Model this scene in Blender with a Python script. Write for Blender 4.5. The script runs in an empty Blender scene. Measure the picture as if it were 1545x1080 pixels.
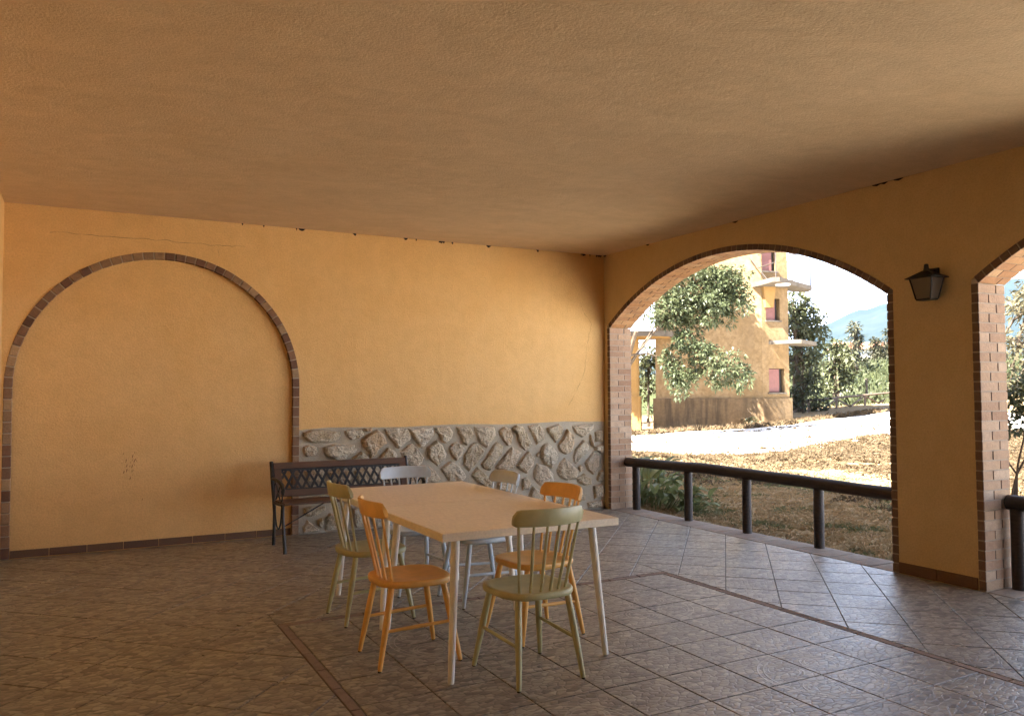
import bpy, bmesh, math, random
import numpy as np
from math import sin, cos, pi, sqrt, radians
from mathutils import Vector, Matrix, noise as mnoise

random.seed(7)
RNG = np.random.default_rng(11)
scene = bpy.context.scene
col = scene.collection

# ------------------------------------------------------------------ camera, sky, sun, exposure
CAM = np.array([-5.741, -8.347, 1.45])
YAW, PITCH, ROLL, FPX, PW, PH = 0.4886, 0.0405, -0.0043, 1219.7, 1545.0, 1080.0


def cam_axes():
    cy, sy, cp, sp = cos(YAW), sin(YAW), cos(PITCH), sin(PITCH)
    f = np.array([sy * cp, cy * cp, sp])
    r = np.array([cy, -sy, 0.0])
    u = np.cross(r, f)
    return cos(ROLL) * r + sin(ROLL) * u, -sin(ROLL) * r + cos(ROLL) * u, f


AX_R, AX_U, AX_F = cam_axes()


def survey(px, py, depth):
    """world point seen in direction (px, py) of the photograph at a given distance along the view axis"""
    return Vector(CAM + depth * (AX_F + (px - PW / 2) / FPX * AX_R - (py - PH / 2) / FPX * AX_U))


def project(p):
    d = np.asarray(p, float) - CAM
    c = d @ AX_F
    return PW / 2 + FPX * (d @ AX_R) / c, PH / 2 - FPX * (d @ AX_U) / c, c


cam = bpy.data.cameras.new('camera')
cam.sensor_width = 36.0
cam.lens = FPX / PW * 36.0
cam.clip_start = 0.05
cam.clip_end = 20000.0
cam_o = bpy.data.objects.new('camera', cam)
col.objects.link(cam_o)
M = Matrix(((AX_R[0], AX_U[0], -AX_F[0], CAM[0]), (AX_R[1], AX_U[1], -AX_F[1], CAM[1]), (AX_R[2], AX_U[2], -AX_F[2], CAM[2]), (0, 0, 0, 1)))
cam_o.matrix_world = M
scene.camera = cam_o

SUN_DIR = Vector((0.643, 0.029, -0.766)).normalized()      # way the light travels
sun_el = math.asin(-SUN_DIR.z)
sun_az = math.atan2(-SUN_DIR.x, -SUN_DIR.y)                  # from +Y towards +X
world = bpy.data.worlds.new('World')
scene.world = world
world.use_nodes = True
wn = world.node_tree
wn.nodes.clear()
sky = wn.nodes.new('ShaderNodeTexSky')
sky.sky_type = 'NISHITA'
sky.sun_disc = False
sky.sun_elevation = sun_el
sky.sun_rotation = sun_az
sky.altitude = 300
sky.air_density = 0.22
sky.dust_density = 0.1
sky.ozone_density = 1.0
bg = wn.nodes.new('ShaderNodeBackground')
bg.inputs['Strength'].default_value = 0.13
out = wn.nodes.new('ShaderNodeOutputWorld')
hs = wn.nodes.new('ShaderNodeHueSaturation')          # the whole sky a little greyer, as on a hazy summer day
hs.inputs['Saturation'].default_value = 0.45
wn.links.new(sky.outputs[0], hs.inputs['Color'])
wn.links.new(hs.outputs[0], bg.inputs[0])
wn.links.new(bg.outputs[0], out.inputs[0])
sl = bpy.data.lights.new('sun', 'SUN')
sl.energy = 5.0
sl.angle = radians(0.5)
sl.color = (1.0, 0.93, 0.82)
sun_o = bpy.data.objects.new('sun', sl)
sun_o.rotation_euler = SUN_DIR.to_track_quat('-Z', 'Y').to_euler()
sun_o.location = (-20, 0, 30)
col.objects.link(sun_o)
scene.view_settings.view_transform = 'Standard'
scene.view_settings.look = 'None'
scene.view_settings.exposure = 4.12
scene.view_settings.gamma = 1.0
scene.view_settings.use_curve_mapping = False
scene.render.engine = 'CYCLES'
scene.cycles.use_denoising = True
scene.cycles.max_bounces = 10
scene.cycles.diffuse_bounces = 8
scene.cycles.glossy_bounces = 3
scene.cycles.transmission_bounces = 4
scene.cycles.sample_clamp_indirect = 6.0


# ------------------------------------------------------------------ small helpers
def tag(o, label=None, cat=None, group=None, kind=None):
    if label: o['label'] = label
    if cat: o['category'] = cat
    if group: o['group'] = group
    if kind: o['kind'] = kind
    return o


def link(o, parent=None):
    col.objects.link(o)
    if parent is not None:
        o.parent = parent
    return o


def empty(name, loc=(0, 0, 0), rz=0.0, label=None, cat=None, group=None, kind=None):
    o = bpy.data.objects.new(name, None)
    o.empty_display_size = 0.1
    o.location = loc
    o.rotation_euler = (0, 0, rz)
    link(o)
    return tag(o, label, cat, group, kind)


def mesh(name, verts, faces, mat, smooth=False):
    me = bpy.data.meshes.new(name)
    me.from_pydata([tuple(v) for v in verts], [], [tuple(f) for f in faces])
    if mat is not None:
        me.materials.append(mat)
    if smooth:
        me.polygons.foreach_set('use_smooth', [True] * len(me.polygons))
    me.update()
    return me


def obj(name, me, parent=None, loc=(0, 0, 0), rot=(0, 0, 0)):
    o = bpy.data.objects.new(name, me)
    o.location = loc
    o.rotation_euler = rot
    return link(o, parent)


class MB:
    """collects faces of one mesh"""
    def __init__(s):
        s.v, s.f = [], []

    def add(s, verts, faces):
        n = len(s.v)
        s.v += [tuple(v) for v in verts]
        s.f += [tuple(i + n for i in f) for f in faces]
        return s

    def box(s, a, b, ch=0.0):
        x0, y0, z0 = a
        x1, y1, z1 = b
        if ch <= 0:
            v = [(x, y, z) for x in (x0, x1) for y in (y0, y1) for z in (z0, z1)]
            return s.add(v, [(0, 1, 3, 2), (4, 6, 7, 5), (0, 4, 5, 1), (2, 3, 7, 6), (0, 2, 6, 4), (1, 5, 7, 3)])
        bm = bmesh.new()
        bmesh.ops.create_cube(bm, size=1.0)
        for v in bm.verts:
            v.co = Vector(((x0 + x1) / 2 + v.co.x * (x1 - x0), (y0 + y1) / 2 + v.co.y * (y1 - y0), (z0 + z1) / 2 + v.co.z * (z1 - z0)))
        bmesh.ops.bevel(bm, geom=bm.edges[:], offset=ch, segments=1, affect='EDGES')
        bm.verts.index_update()
        s.add([v.co for v in bm.verts], [[v.index for v in f.verts] for f in bm.faces])
        bm.free()
        return s

    def tube(s, pts, rad, n=8, cap=True):
        pts = [Vector(p) for p in pts]
        if not hasattr(rad, '__len__'):
            rad = [rad] * len(pts)
        base = len(s.v)
        prev = None
        for i, p in enumerate(pts):
            t = (pts[min(i + 1, len(pts) - 1)] - pts[max(i - 1, 0)]).normalized()
            if prev is None:
                a = Vector((0, 0, 1)) if abs(t.z) < 0.9 else Vector((1, 0, 0))
                x = t.cross(a).normalized()
            else:
                x = (prev - t * prev.dot(t)).normalized()
            prev = x
            y = t.cross(x)
            for k in range(n):
                q = 2 * pi * k / n
                s.v.append(tuple(p + rad[i] * (cos(q) * x + sin(q) * y)))
        for i in range(len(pts) - 1):
            for k in range(n):
                a, b = base + i * n + k, base + i * n + (k + 1) % n
                s.f.append((a, b, b + n, a + n))
        if cap:
            s.f.append(tuple(base + k for k in reversed(range(n))))
            s.f.append(tuple(base + (len(pts) - 1) * n + k for k in range(n)))
        return s

    def prism(s, poly, d, z0, z1=None):
        """poly of 2-D points in the plane given by d = function (u, v, w) -> xyz, extruded from w=z0 to z1"""
        n = len(poly)
        v = [d(p[0], p[1], z0) for p in poly] + [d(p[0], p[1], z1) for p in poly]
        f = [tuple(range(n - 1, -1, -1)), tuple(range(n, 2 * n))] + [(i, (i + 1) % n, n + (i + 1) % n, n + i) for i in range(n)]
        return s.add(v, f)

    def me(s, name, mat, smooth=False):
        m = mesh(name, s.v, s.f, mat, False)
        bm = bmesh.new()
        bm.from_mesh(m)
        bmesh.ops.recalc_face_normals(bm, faces=bm.faces)
        bm.to_mesh(m)
        bm.free()
        if smooth:
            m.polygons.foreach_set('use_smooth', [True] * len(m.polygons))
            try:
                m.set_sharp_from_angle(angle=radians(40))
            except Exception:
                pass
        return m

    def build(s, name, mat, parent=None, smooth=False, loc=(0, 0, 0), rot=(0, 0, 0)):
        return obj(name, s.me(name, mat, smooth), parent, loc, rot)


def copy_tree(o, parent=None):
    c = o.copy()
    link(c, parent)
    for ch in o.children:
        copy_tree(ch, c)
    return c


def quads_mesh(name, Q, mat):
    """Q: (n,4,3) array of quads -> mesh"""
    n = len(Q)
    me = bpy.data.meshes.new(name)
    me.vertices.add(4 * n)
    me.vertices.foreach_set('co', np.ascontiguousarray(Q, dtype=np.float32).reshape(-1))
    me.loops.add(4 * n)
    me.loops.foreach_set('vertex_index', np.arange(4 * n, dtype=np.int32))
    me.polygons.add(n)
    me.polygons.foreach_set('loop_start', np.arange(0, 4 * n, 4, dtype=np.int32))
    me.polygons.foreach_set('loop_total', np.full(n, 4, dtype=np.int32))
    me.materials.append(mat)
    me.update(calc_edges=True)
    return me


# ------------------------------------------------------------------ materials
class NT:
    def __init__(s, name):
        s.m = bpy.data.materials.new(name)
        s.m.use_nodes = True
        s.t = s.m.node_tree
        s.t.nodes.clear()
        s.out = s.n('ShaderNodeOutputMaterial')
        s.b = s.n('ShaderNodeBsdfPrincipled')
        s.l(s.b.outputs[0], s.out.inputs[0])
        s._c = {}

    def n(s, k, **kw):
        x = s.t.nodes.new(k)
        for a, b in kw.items():
            setattr(x, a, b)
        return x

    def l(s, a, b):
        s.t.links.new(a, b)

    def put(s, sock, v):
        if hasattr(v, 'is_output') or hasattr(v, 'links'):
            s.l(v, sock)
        else:
            sock.default_value = v

    def co(s, kind='Object'):
        if kind not in s._c:
            if kind == 'World':
                s._c[kind] = s.n('ShaderNodeNewGeometry').outputs['Position']
            else:
                s._c[kind] = s.n('ShaderNodeTexCoord').outputs[kind]
        return s._c[kind]

    def map(s, v, scale=(1, 1, 1), loc=(0, 0, 0), rot=(0, 0, 0)):
        m = s.n('ShaderNodeMapping')
        s.l(v, m.inputs[0])
        m.inputs['Location'].default_value = loc
        m.inputs['Rotation'].default_value = rot
        m.inputs['Scale'].default_value = scale
        return m.outputs[0]

    def noise(s, v, scale, detail=4, rough=0.55, dist=0.0):
        x = s.n('ShaderNodeTexNoise')
        s.l(v, x.inputs['Vector'])
        x.inputs['Scale'].default_value = scale
        x.inputs['Detail'].default_value = detail
        x.inputs['Roughness'].default_value = rough
        x.inputs['Distortion'].default_value = dist
        return x.outputs['Fac']

    def voro(s, v, scale, feature='F1', rnd=1.0):
        x = s.n('ShaderNodeTexVoronoi', feature=feature)
        s.l(v, x.inputs['Vector'])
        x.inputs['Scale'].default_value = scale
        x.inputs['Randomness'].default_value = rnd
        return x

    def ramp(s, f, stops):
        r = s.n('ShaderNodeValToRGB')
        s.l(f, r.inputs[0])
        e = r.color_ramp.elements
        while len(e) < len(stops):
            e.new(0.5)
        for a, (p, c) in zip(e, stops):
            a.position = p
            a.color = (c, c, c, 1) if not hasattr(c, '__len__') else (*c, 1)
        return r.outputs[0]

    def mix(s, f, a, b, mode='MIX'):
        m = s.n('ShaderNodeMix', data_type='RGBA', blend_type=mode)
        s.put(m.inputs[0], f)
        for sock, v in ((m.inputs[6], a), (m.inputs[7], b)):
            s.put(sock, (*v, 1) if isinstance(v, tuple) and len(v) == 3 else v)
        return m.outputs[2]

    def math(s, op, a, b=0.0, c=0.0):
        m = s.n('ShaderNodeMath', operation=op)
        s.put(m.inputs[0], a)
        s.put(m.inputs[1], b)
        s.put(m.inputs[2], c)
        return m.outputs[0]

    def rand(s):
        return s.n('ShaderNodeObjectInfo').outputs['Random']

    def bump(s, h, strength=0.3, dist=0.01, normal=None):
        b = s.n('ShaderNodeBump')
        s.l(h, b.inputs['Height'])
        b.inputs['Strength'].default_value = strength
        b.inputs['Distance'].default_value = dist
        if normal is not None:
            s.l(normal, b.inputs['Normal'])
        return b.outputs[0]

    def end(s, color, rough=0.8, normal=None, spec=0.3, metal=0.0):
        s.put(s.b.inputs['Base Color'], (*color, 1) if isinstance(color, tuple) else color)
        s.put(s.b.inputs['Roughness'], rough)
        s.b.inputs['Specular IOR Level'].default_value = spec
        s.b.inputs['Metallic'].default_value = metal
        if normal is not None:
            s.l(normal, s.b.inputs['Normal'])
        return s.m


def plaster(name, base, var, mott=0.2, bumpd=0.006, streak=0.0, scale=1.0, stain=None, trowel=0.0):
    m = NT(name)
    w = m.co('World')
    big = m.noise(w, 0.9 * scale, 4, 0.6, 0.6)
    fine = m.noise(w, 70, 3, 0.6)
    mid = m.noise(w, 7 * scale, 5, 0.65, 0.3)
    c = m.mix(m.ramp(big, [(0.3, 0.0), (0.72, 1.0)]), base, var)
    c = m.mix(m.math('MULTIPLY', m.ramp(mid, [(0.35, 1.0), (0.62, 0.0)]), mott), c, tuple(0.72 * x for x in base))
    c = m.mix(m.math('MULTIPLY', m.ramp(fine, [(0.35, 1.0), (0.6, 0.0)]), 0.28), c, tuple(0.62 * x for x in base))
    if streak:
        st = m.noise(m.map(w, (2.2, 2.2, 0.22)), 1.6, 5, 0.65, 0.2)
        c = m.mix(m.math('MULTIPLY', m.ramp(st, [(0.45, 0.0), (0.68, 1.0)]), streak), c, stain or tuple(0.4 * x for x in base))
    n = m.bump(fine, 0.5, bumpd)
    n = m.bump(mid, 0.25, 0.02, n)
    if trowel:
        tr = m.noise(m.map(w, (1.0, 2.0, 1.0), rot=(0, 0, 0.5)), 2.2, 7, 0.66, 0.9)
        c = m.mix(m.math('MULTIPLY', m.ramp(tr, [(0.48, 0.0), (0.66, 1.0)]), trowel), c, tuple(min(0.92, 1.22 * x + 0.02) for x in base))
        c = m.mix(m.math('MULTIPLY', m.ramp(tr, [(0.34, 1.0), (0.47, 0.0)]), trowel), c, tuple(0.76 * x for x in base))
        n = m.bump(tr, 0.14, 0.05, n)
    return m.end(c, 0.92, n, 0.15)


def simple(name, base, rough=0.5, var=0.15, scale=12.0, spec=0.4, grain=None, bump=0.1, rnd=0.0, metal=0.0):
    m = NT(name)
    o = m.co('Object')
    v = m.map(o, grain) if grain else o
    f = m.noise(v, scale, 5, 0.6, 0.2)
    c = m.mix(m.ramp(f, [(0.3, 0.0), (0.7, 1.0)]), tuple(x * (1 - var) for x in base), tuple(min(1, x * (1 + var)) for x in base))
    if rnd:
        h = m.n('ShaderNodeHueSaturation')
        m.l(c, h.inputs['Color'])
        m.l(m.math('MULTIPLY_ADD', m.rand(), 2 * rnd, 1 - rnd), h.inputs['Value'])
        c = h.outputs[0]
    n = m.bump(f, bump, 0.004) if bump else None
    return m.end(c, rough, n, spec, metal)


def brickmat(name, tones, mott=(0.12, 0.08, 0.06)):
    m = NT(name)
    o = m.co('World')
    r = m.rand()
    k = len(tones)
    c = m.ramp(r, [(i / max(1, k - 1), t) for i, t in enumerate(tones)])
    a = m.noise(o, 16, 5, 0.7, 0.3)
    c = m.mix(m.math('MULTIPLY', m.ramp(a, [(0.45, 0.0), (0.75, 1.0)]), 0.4), c, mott)
    b = m.noise(o, 120, 3, 0.6)
    c = m.mix(m.math('MULTIPLY', m.ramp(b, [(0.4, 1.0), (0.6, 0.0)]), 0.2), c, tuple(0.5 * x for x in tones[0]))
    n = m.bump(m.noise(o, 45, 5, 0.7), 0.6, 0.006)
    return m.end(c, 0.88, n, 0.2)


def floor_tile(name, rosette=False):
    m = NT(name)
    o = m.co('Object')
    info = m.n('ShaderNodeObjectInfo')
    add = m.n('ShaderNodeVectorMath', operation='MULTIPLY_ADD')
    m.l(info.outputs['Random'], add.inputs[0])
    add.inputs[1].default_value = (17.0, 31.0, 5.0)
    m.l(o, add.inputs[2])
    wob = m.n('ShaderNodeTexNoise')
    m.l(o, wob.inputs['Vector'])
    wob.inputs['Scale'].default_value = 30
    vv = m.n('ShaderNodeVectorMath', operation='MULTIPLY_ADD')
    m.l(wob.outputs['Color'], vv.inputs[0])
    vv.inputs[1].default_value = (0.012, 0.012, 0.0)
    m.l(add.outputs[0], vv.inputs[2])
    v = m.map(vv.outputs[0], (1.0, 1.55, 1.0), rot=(0, 0, 0.5))
    e = m.voro(v, 21, 'DISTANCE_TO_EDGE', 0.95).outputs['Distance']
    cell = m.voro(v, 21, 'F1', 0.95).outputs['Color']
    sep = m.n('ShaderNodeSeparateColor')
    m.l(cell, sep.inputs[0])
    peb = m.ramp(e, [(0.0, 0.0), (0.13, 0.85), (0.3, 1.0)])
    c = m.ramp(sep.outputs[0], [(0.0, (0.10, 0.088, 0.066)), (0.12, (0.15, 0.132, 0.10)), (0.3, (0.245, 0.215, 0.16)), (0.7, (0.32, 0.284, 0.216)), (1.0, (0.43, 0.39, 0.305))])
    dirt = m.noise(m.co('World'), 1.7, 5, 0.65, 0.4)
    c = m.mix(m.math('MULTIPLY', m.ramp(dirt, [(0.4, 0.0), (0.7, 1.0)]), 0.4), c, (0.12, 0.088, 0.066))
    c = m.mix(m.math('MULTIPLY', m.math('SUBTRACT', 1.0, m.ramp(e, [(0.0, 0.0), (0.14, 1.0)])), 0.6), c, (0.10, 0.085, 0.073))
    h = peb
    if rosette:
        uv = m.co('UV')
        ln = m.n('ShaderNodeVectorMath', operation='LENGTH')
        m.l(uv, ln.inputs[0])
        d = ln.outputs['Value']
        ring = None
        for rr in (0.315, 0.285):
            q = m.ramp(m.math('ABSOLUTE', m.math('SUBTRACT', d, rr)), [(0.0, 1.0), (0.007, 0.0)])
            ring = q if ring is None else m.math('MAXIMUM', ring, q)
        for cx, cy in ((0.13, 0.13), (-0.13, 0.13), (0.13, -0.13), (-0.13, -0.13)):
            sb = m.n('ShaderNodeVectorMath', operation='SUBTRACT')
            m.l(uv, sb.inputs[0])
            sb.inputs[1].default_value = (cx, cy, 0)
            l2 = m.n('ShaderNodeVectorMath', operation='LENGTH')
            m.l(sb.outputs[0], l2.inputs[0])
            for rr in (0.10, 0.078):
                q = m.ramp(m.math('ABSOLUTE', m.math('SUBTRACT', l2.outputs['Value'], rr)), [(0.0, 1.0), (0.006, 0.0)])
                ring = m.math('MAXIMUM', ring, q)
        h = m.math('MAXIMUM', h, m.math('MULTIPLY', ring, 1.6))
        c = m.mix(m.math('MULTIPLY', ring, 0.6), c, (0.46, 0.41, 0.32))
    n = m.bump(h, 0.38, 0.004)
    n = m.bump(m.noise(o, 60, 4, 0.6), 0.1, 0.002, n)
    rg = m.math('MULTIPLY_ADD', dirt, 0.25, 0.29)
    return m.end(c, rg, n, 1.0)


def leafmat(name, tones, trans=0.35, rough=0.55, scale=1.2, spec=0.35):
    m = NT(name)
    w = m.co('World')
    a = m.noise(w, scale, 3, 0.6)
    b = m.noise(w, scale * 14, 2, 0.6)
    f = m.math('MULTIPLY_ADD', a, 0.55, m.math('MULTIPLY', b, 0.45))
    k = len(tones)
    c = m.ramp(f, [(0.32 + 0.36 * i / (k - 1), t) for i, t in enumerate(tones)])
    m.end(c, rough, None, spec)
    tr = m.n('ShaderNodeBsdfTranslucent')
    m.l(c, tr.inputs[0])
    mx = m.n('ShaderNodeMixShader')
    mx.inputs[0].default_value = trans
    m.l(m.b.outputs[0], mx.inputs[1])
    m.l(tr.outputs[0], mx.inputs[2])
    m.l(mx.outputs[0], m.out.inputs[0])
    return m.m


MAT = {}
MAT['wall'] = plaster('ochre_plaster', (0.72, 0.435, 0.165), (0.77, 0.50, 0.22), 0.22, 0.006, 0.12, 1.0, (0.50, 0.30, 0.12))
MAT['arcade'] = plaster('sky_greyed_ochre_plaster', (0.60, 0.43, 0.215), (0.65, 0.48, 0.26))  # same ochre paint, cool sky fill greyed into its colour
MAT['ceil'] = plaster('ceiling_plaster', (0.66, 0.485, 0.30), (0.70, 0.53, 0.345), 0.22, 0.006, 0.0, 0.8, None, 0.22)
MAT['tower'] = plaster('weathered_plaster', (0.165, 0.107, 0.05), (0.25, 0.18, 0.105), 0.75, 0.012, 0.35, 0.9, (0.14, 0.10, 0.06))
MAT['towertrim'] = plaster('ochre_tower_plaster', (0.23, 0.135, 0.045), (0.26, 0.165, 0.07), 0.3, 0.01, 0.4, 1.2)
MAT['plinth'] = plaster('stained_plinth', (0.105, 0.07, 0.038), (0.17, 0.12, 0.07), 0.6, 0.01, 0.9, 1.4, (0.04, 0.03, 0.02))
MAT['concrete'] = plaster('grey_concrete', (0.09, 0.075, 0.06), (0.125, 0.108, 0.086), 0.4, 0.01, 0.4, 2.0)
MAT['brick'] = brickmat('jamb_brick', [(0.33, 0.20, 0.125), (0.46, 0.315, 0.20), (0.39, 0.245, 0.155), (0.52, 0.385, 0.265)])
MAT['soffit'] = brickmat('arch_brick', [(0.52, 0.27, 0.12), (0.60, 0.36, 0.18), (0.47, 0.245, 0.12), (0.62, 0.40, 0.22)])
MAT['edgebrick'] = brickmat('dark_brick', [(0.12, 0.065, 0.045), (0.22, 0.12, 0.075), (0.34, 0.215, 0.12), (0.14, 0.07, 0.05), (0.27, 0.16, 0.095), (0.46, 0.31, 0.17), (0.16, 0.085, 0.06)], (0.07, 0.05, 0.04))
MAT['front'] = brickmat('shaded_brick_end', [(0.16, 0.10, 0.07), (0.22, 0.145, 0.10), (0.19, 0.115, 0.085), (0.25, 0.17, 0.125)])  # porch side of the bricks, dimmer light put into the colour
MAT['skirt'] = brickmat('terracotta_skirting', [(0.15, 0.085, 0.05), (0.19, 0.11, 0.065), (0.13, 0.075, 0.05)])
MAT['border'] = brickmat('terracotta_border', [(0.26, 0.195, 0.155), (0.31, 0.24, 0.195), (0.225, 0.17, 0.135)])
MAT['paver'] = brickmat('threshold_brick', [(0.30, 0.25, 0.20), (0.36, 0.30, 0.24), (0.27, 0.22, 0.18)])
MAT['mortar'] = plaster('mortar', (0.44, 0.375, 0.275), (0.49, 0.42, 0.315), 0.3, 0.008)
MAT['bmortar'] = plaster('brick_mortar', (0.36, 0.29, 0.22), (0.40, 0.33, 0.255), 0.3, 0.006)
MAT['grout'] = simple('dark_grout', (0.10, 0.082, 0.066), 0.9, 0.2, 30)
MAT['tile'] = floor_tile('cobbled_tile')
MAT['rosette'] = floor_tile('rosette_tile', True)


def stonemat():
    m = NT('rough_limestone')
    w = m.co('World')
    r = m.rand()
    base = m.ramp(r, [(0.0, (0.55, 0.42, 0.25)), (0.35, (0.66, 0.53, 0.35)), (0.6, (0.74, 0.62, 0.44)), (0.8, (0.62, 0.42, 0.23)), (1.0, (0.78, 0.69, 0.53))])
    a = m.noise(w, 14, 6, 0.72, 0.5)
    b = m.noise(w, 55, 5, 0.75)
    c = m.mix(m.ramp(a, [(0.40, 0.0), (0.66, 0.75)]), base, (0.80, 0.70, 0.53))
    c = m.mix(m.math('MULTIPLY', m.ramp(b, [(0.36, 1.0), (0.52, 0.0)]), 0.65), c, (0.16, 0.115, 0.075))
    n = m.bump(m.math('ADD', m.math('MULTIPLY', a, 1.0), m.math('MULTIPLY', b, 0.8)), 1.0, 0.04)
    return m.end(c, 0.93, n, 0.15)


MAT['stone'] = stonemat()
MAT['tabletop'] = simple('cream_tabletop', (0.84, 0.72, 0.53), 0.42, 0.10, 70, 0.4, (1, 0.35, 1), 0.06)
MAT['tableleg'] = simple('cream_leg', (0.80, 0.75, 0.64), 0.45, 0.05, 20)
MAT['green'] = simple('sage_green_paint', (0.44, 0.40, 0.20), 0.42, 0.13, 11, 0.45)
MAT['orange'] = simple('orange_paint', (0.78, 0.42, 0.105), 0.42, 0.13, 11, 0.45)
MAT['blue'] = simple('grey_blue_paint', (0.50, 0.55, 0.57), 0.42, 0.13, 11, 0.45)
MAT['rubber'] = simple('dark_rubber', (0.03, 0.025, 0.02), 0.8)
MAT['iron'] = simple('black_iron', (0.022, 0.02, 0.018), 0.5, 0.2, 20)
MAT['slat'] = simple('brown_slat', (0.10, 0.052, 0.028), 0.55, 0.25, 18, 0.35, (1, 12, 12), 0.2)
MAT['log'] = simple('dark_stained_log', (0.035, 0.024, 0.018), 0.55, 0.45, 9, 0.35, (6, 1, 6), 0.5)
MAT['fence'] = simple('grey_brown_wood', (0.10, 0.07, 0.05), 0.85, 0.3, 8)
MAT['maroon'] = simple('maroon_shutter', (0.135, 0.052, 0.045), 0.6, 0.12, 6)
MAT['dark'] = simple('dark_opening', (0.03, 0.025, 0.02), 0.9)
MAT['white'] = simple('white_render', (0.75, 0.73, 0.70), 0.8, 0.05, 3)
MAT['roof'] = simple('terracotta_roof', (0.35, 0.18, 0.11), 0.85, 0.25, 2)
MAT['metal'] = simple('rusty_rail', (0.035, 0.026, 0.022), 0.6, 0.3, 9)
MAT['cable'] = simple('pale_cable', (0.20, 0.19, 0.18), 0.6)
MAT['mud'] = simple('dark_mud', (0.025, 0.018, 0.013), 0.95, 0.3, 40)
MAT['bark'] = simple('bark', (0.06, 0.045, 0.032), 0.9, 0.35, 5, 0.2, (5, 5, 1), 0.6)
MAT['bulb'] = simple('frosted_bulb', (0.75, 0.70, 0.62), 0.3, 0.02)
MAT['deadleaf'] = simple('dry_leaf', (0.30, 0.15, 0.05), 0.8, 0.3, 30)
MAT['darkleaf'] = simple('dark_leaf_litter', (0.03, 0.02, 0.015), 0.8, 0.3, 30)
MAT['leaf_fig'] = leafmat('fig_leaves', [(0.028, 0.040, 0.019), (0.056, 0.070, 0.032), (0.095, 0.105, 0.052)], 0.3)
MAT['leaf_dark'] = leafmat('dark_leaves', [(0.032, 0.04, 0.02), (0.062, 0.07, 0.033), (0.105, 0.11, 0.052)], 0.25)
MAT['leaf_bush'] = leafmat('bush_leaves', [(0.024, 0.03, 0.014), (0.04, 0.045, 0.02), (0.06, 0.062, 0.028)], 0.3)
MAT['leaf_con'] = leafmat('conifer_needles', [(0.022, 0.024, 0.014), (0.036, 0.036, 0.02), (0.055, 0.05, 0.027)], 0.2)
MAT['leaf_olive'] = leafmat('olive_leaves', [(0.045, 0.042, 0.023), (0.07, 0.062, 0.034), (0.10, 0.085, 0.05)], 0.3)
MAT['leaf_broad'] = leafmat('broad_leaves', [(0.12, 0.145, 0.055), (0.18, 0.205, 0.085), (0.26, 0.28, 0.13)], 0.35, 0.42, 5)
MAT['drygrass'] = leafmat('dry_grass', [(0.042, 0.028, 0.013), (0.08, 0.054, 0.027), (0.14, 0.098, 0.054)], 0.3, 0.8, 2.5)  # straw coloured dark to offset direct sun
MAT['greengrass'] = leafmat('green_grass', [(0.022, 0.032, 0.011), (0.038, 0.047, 0.018), (0.06, 0.06, 0.027)], 0.3, 0.7, 1.2)

g = NT('lantern_glass')
g.b.inputs['Transmission Weight'].default_value = 0.75
g.end((0.35, 0.29, 0.22), 0.3, None, 0.4)
MAT['glass'] = g.m


# ------------------------------------------------------------------ terrain
R2 = np.array([cos(YAW), -sin(YAW)])
F2 = np.array([sin(YAW), cos(YAW)])


def smooth(a, b, x):
    t = np.clip((x - a) / (b - a), 0, 1)
    return t * t * (3 - 2 * t)


def height(x, y):
    """ground level: level by the porch, rising gently towards the lane's far end and a grassy bank beyond the fence"""
    x = np.asarray(x, float)
    y = np.asarray(y, float)
    d = (x - CAM[0]) * F2[0] + (y - CAM[1]) * F2[1]
    lat = (x - CAM[0]) * R2[0] + (y - CAM[1]) * R2[1]
    h = -0.1 + np.clip(lat - 5.6, 0, 30) * 0.058 * smooth(12, 30, d)
    h = h + 2.4 * smooth(46, 72, d) * smooth(-5, 12, lat)
    h = h + 0.02 * np.sin(1.3 * x + 0.4 * y) * np.sin(0.9 * y - 0.3 * x) * smooth(1.5, 5, x)
    return h


def H(x, y):
    return float(height(x, y))


def axis_coords(c, near, far, n_near, n_far):
    a = np.linspace(-near, near, n_near)
    b = near * (far / near) ** (np.arange(1, n_far + 1) / n_far)
    return c + np.concatenate([-b[::-1], a, b])


gx = axis_coords(15.0, 70.0, 5200.0, 141, 30)
gy = axis_coords(10.0, 70.0, 5200.0, 141, 30)
GX, GY = np.meshgrid(gx, gy, indexing='ij')
GZ = height(GX, GY)
nx, ny = GX.shape
gv = np.stack([GX, GY, GZ], -1).reshape(-1, 3)
gf = [(i * ny + j, (i + 1) * ny + j, (i + 1) * ny + j + 1, i * ny + j + 1) for i in range(nx - 1) for j in range(ny - 1)]


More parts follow.
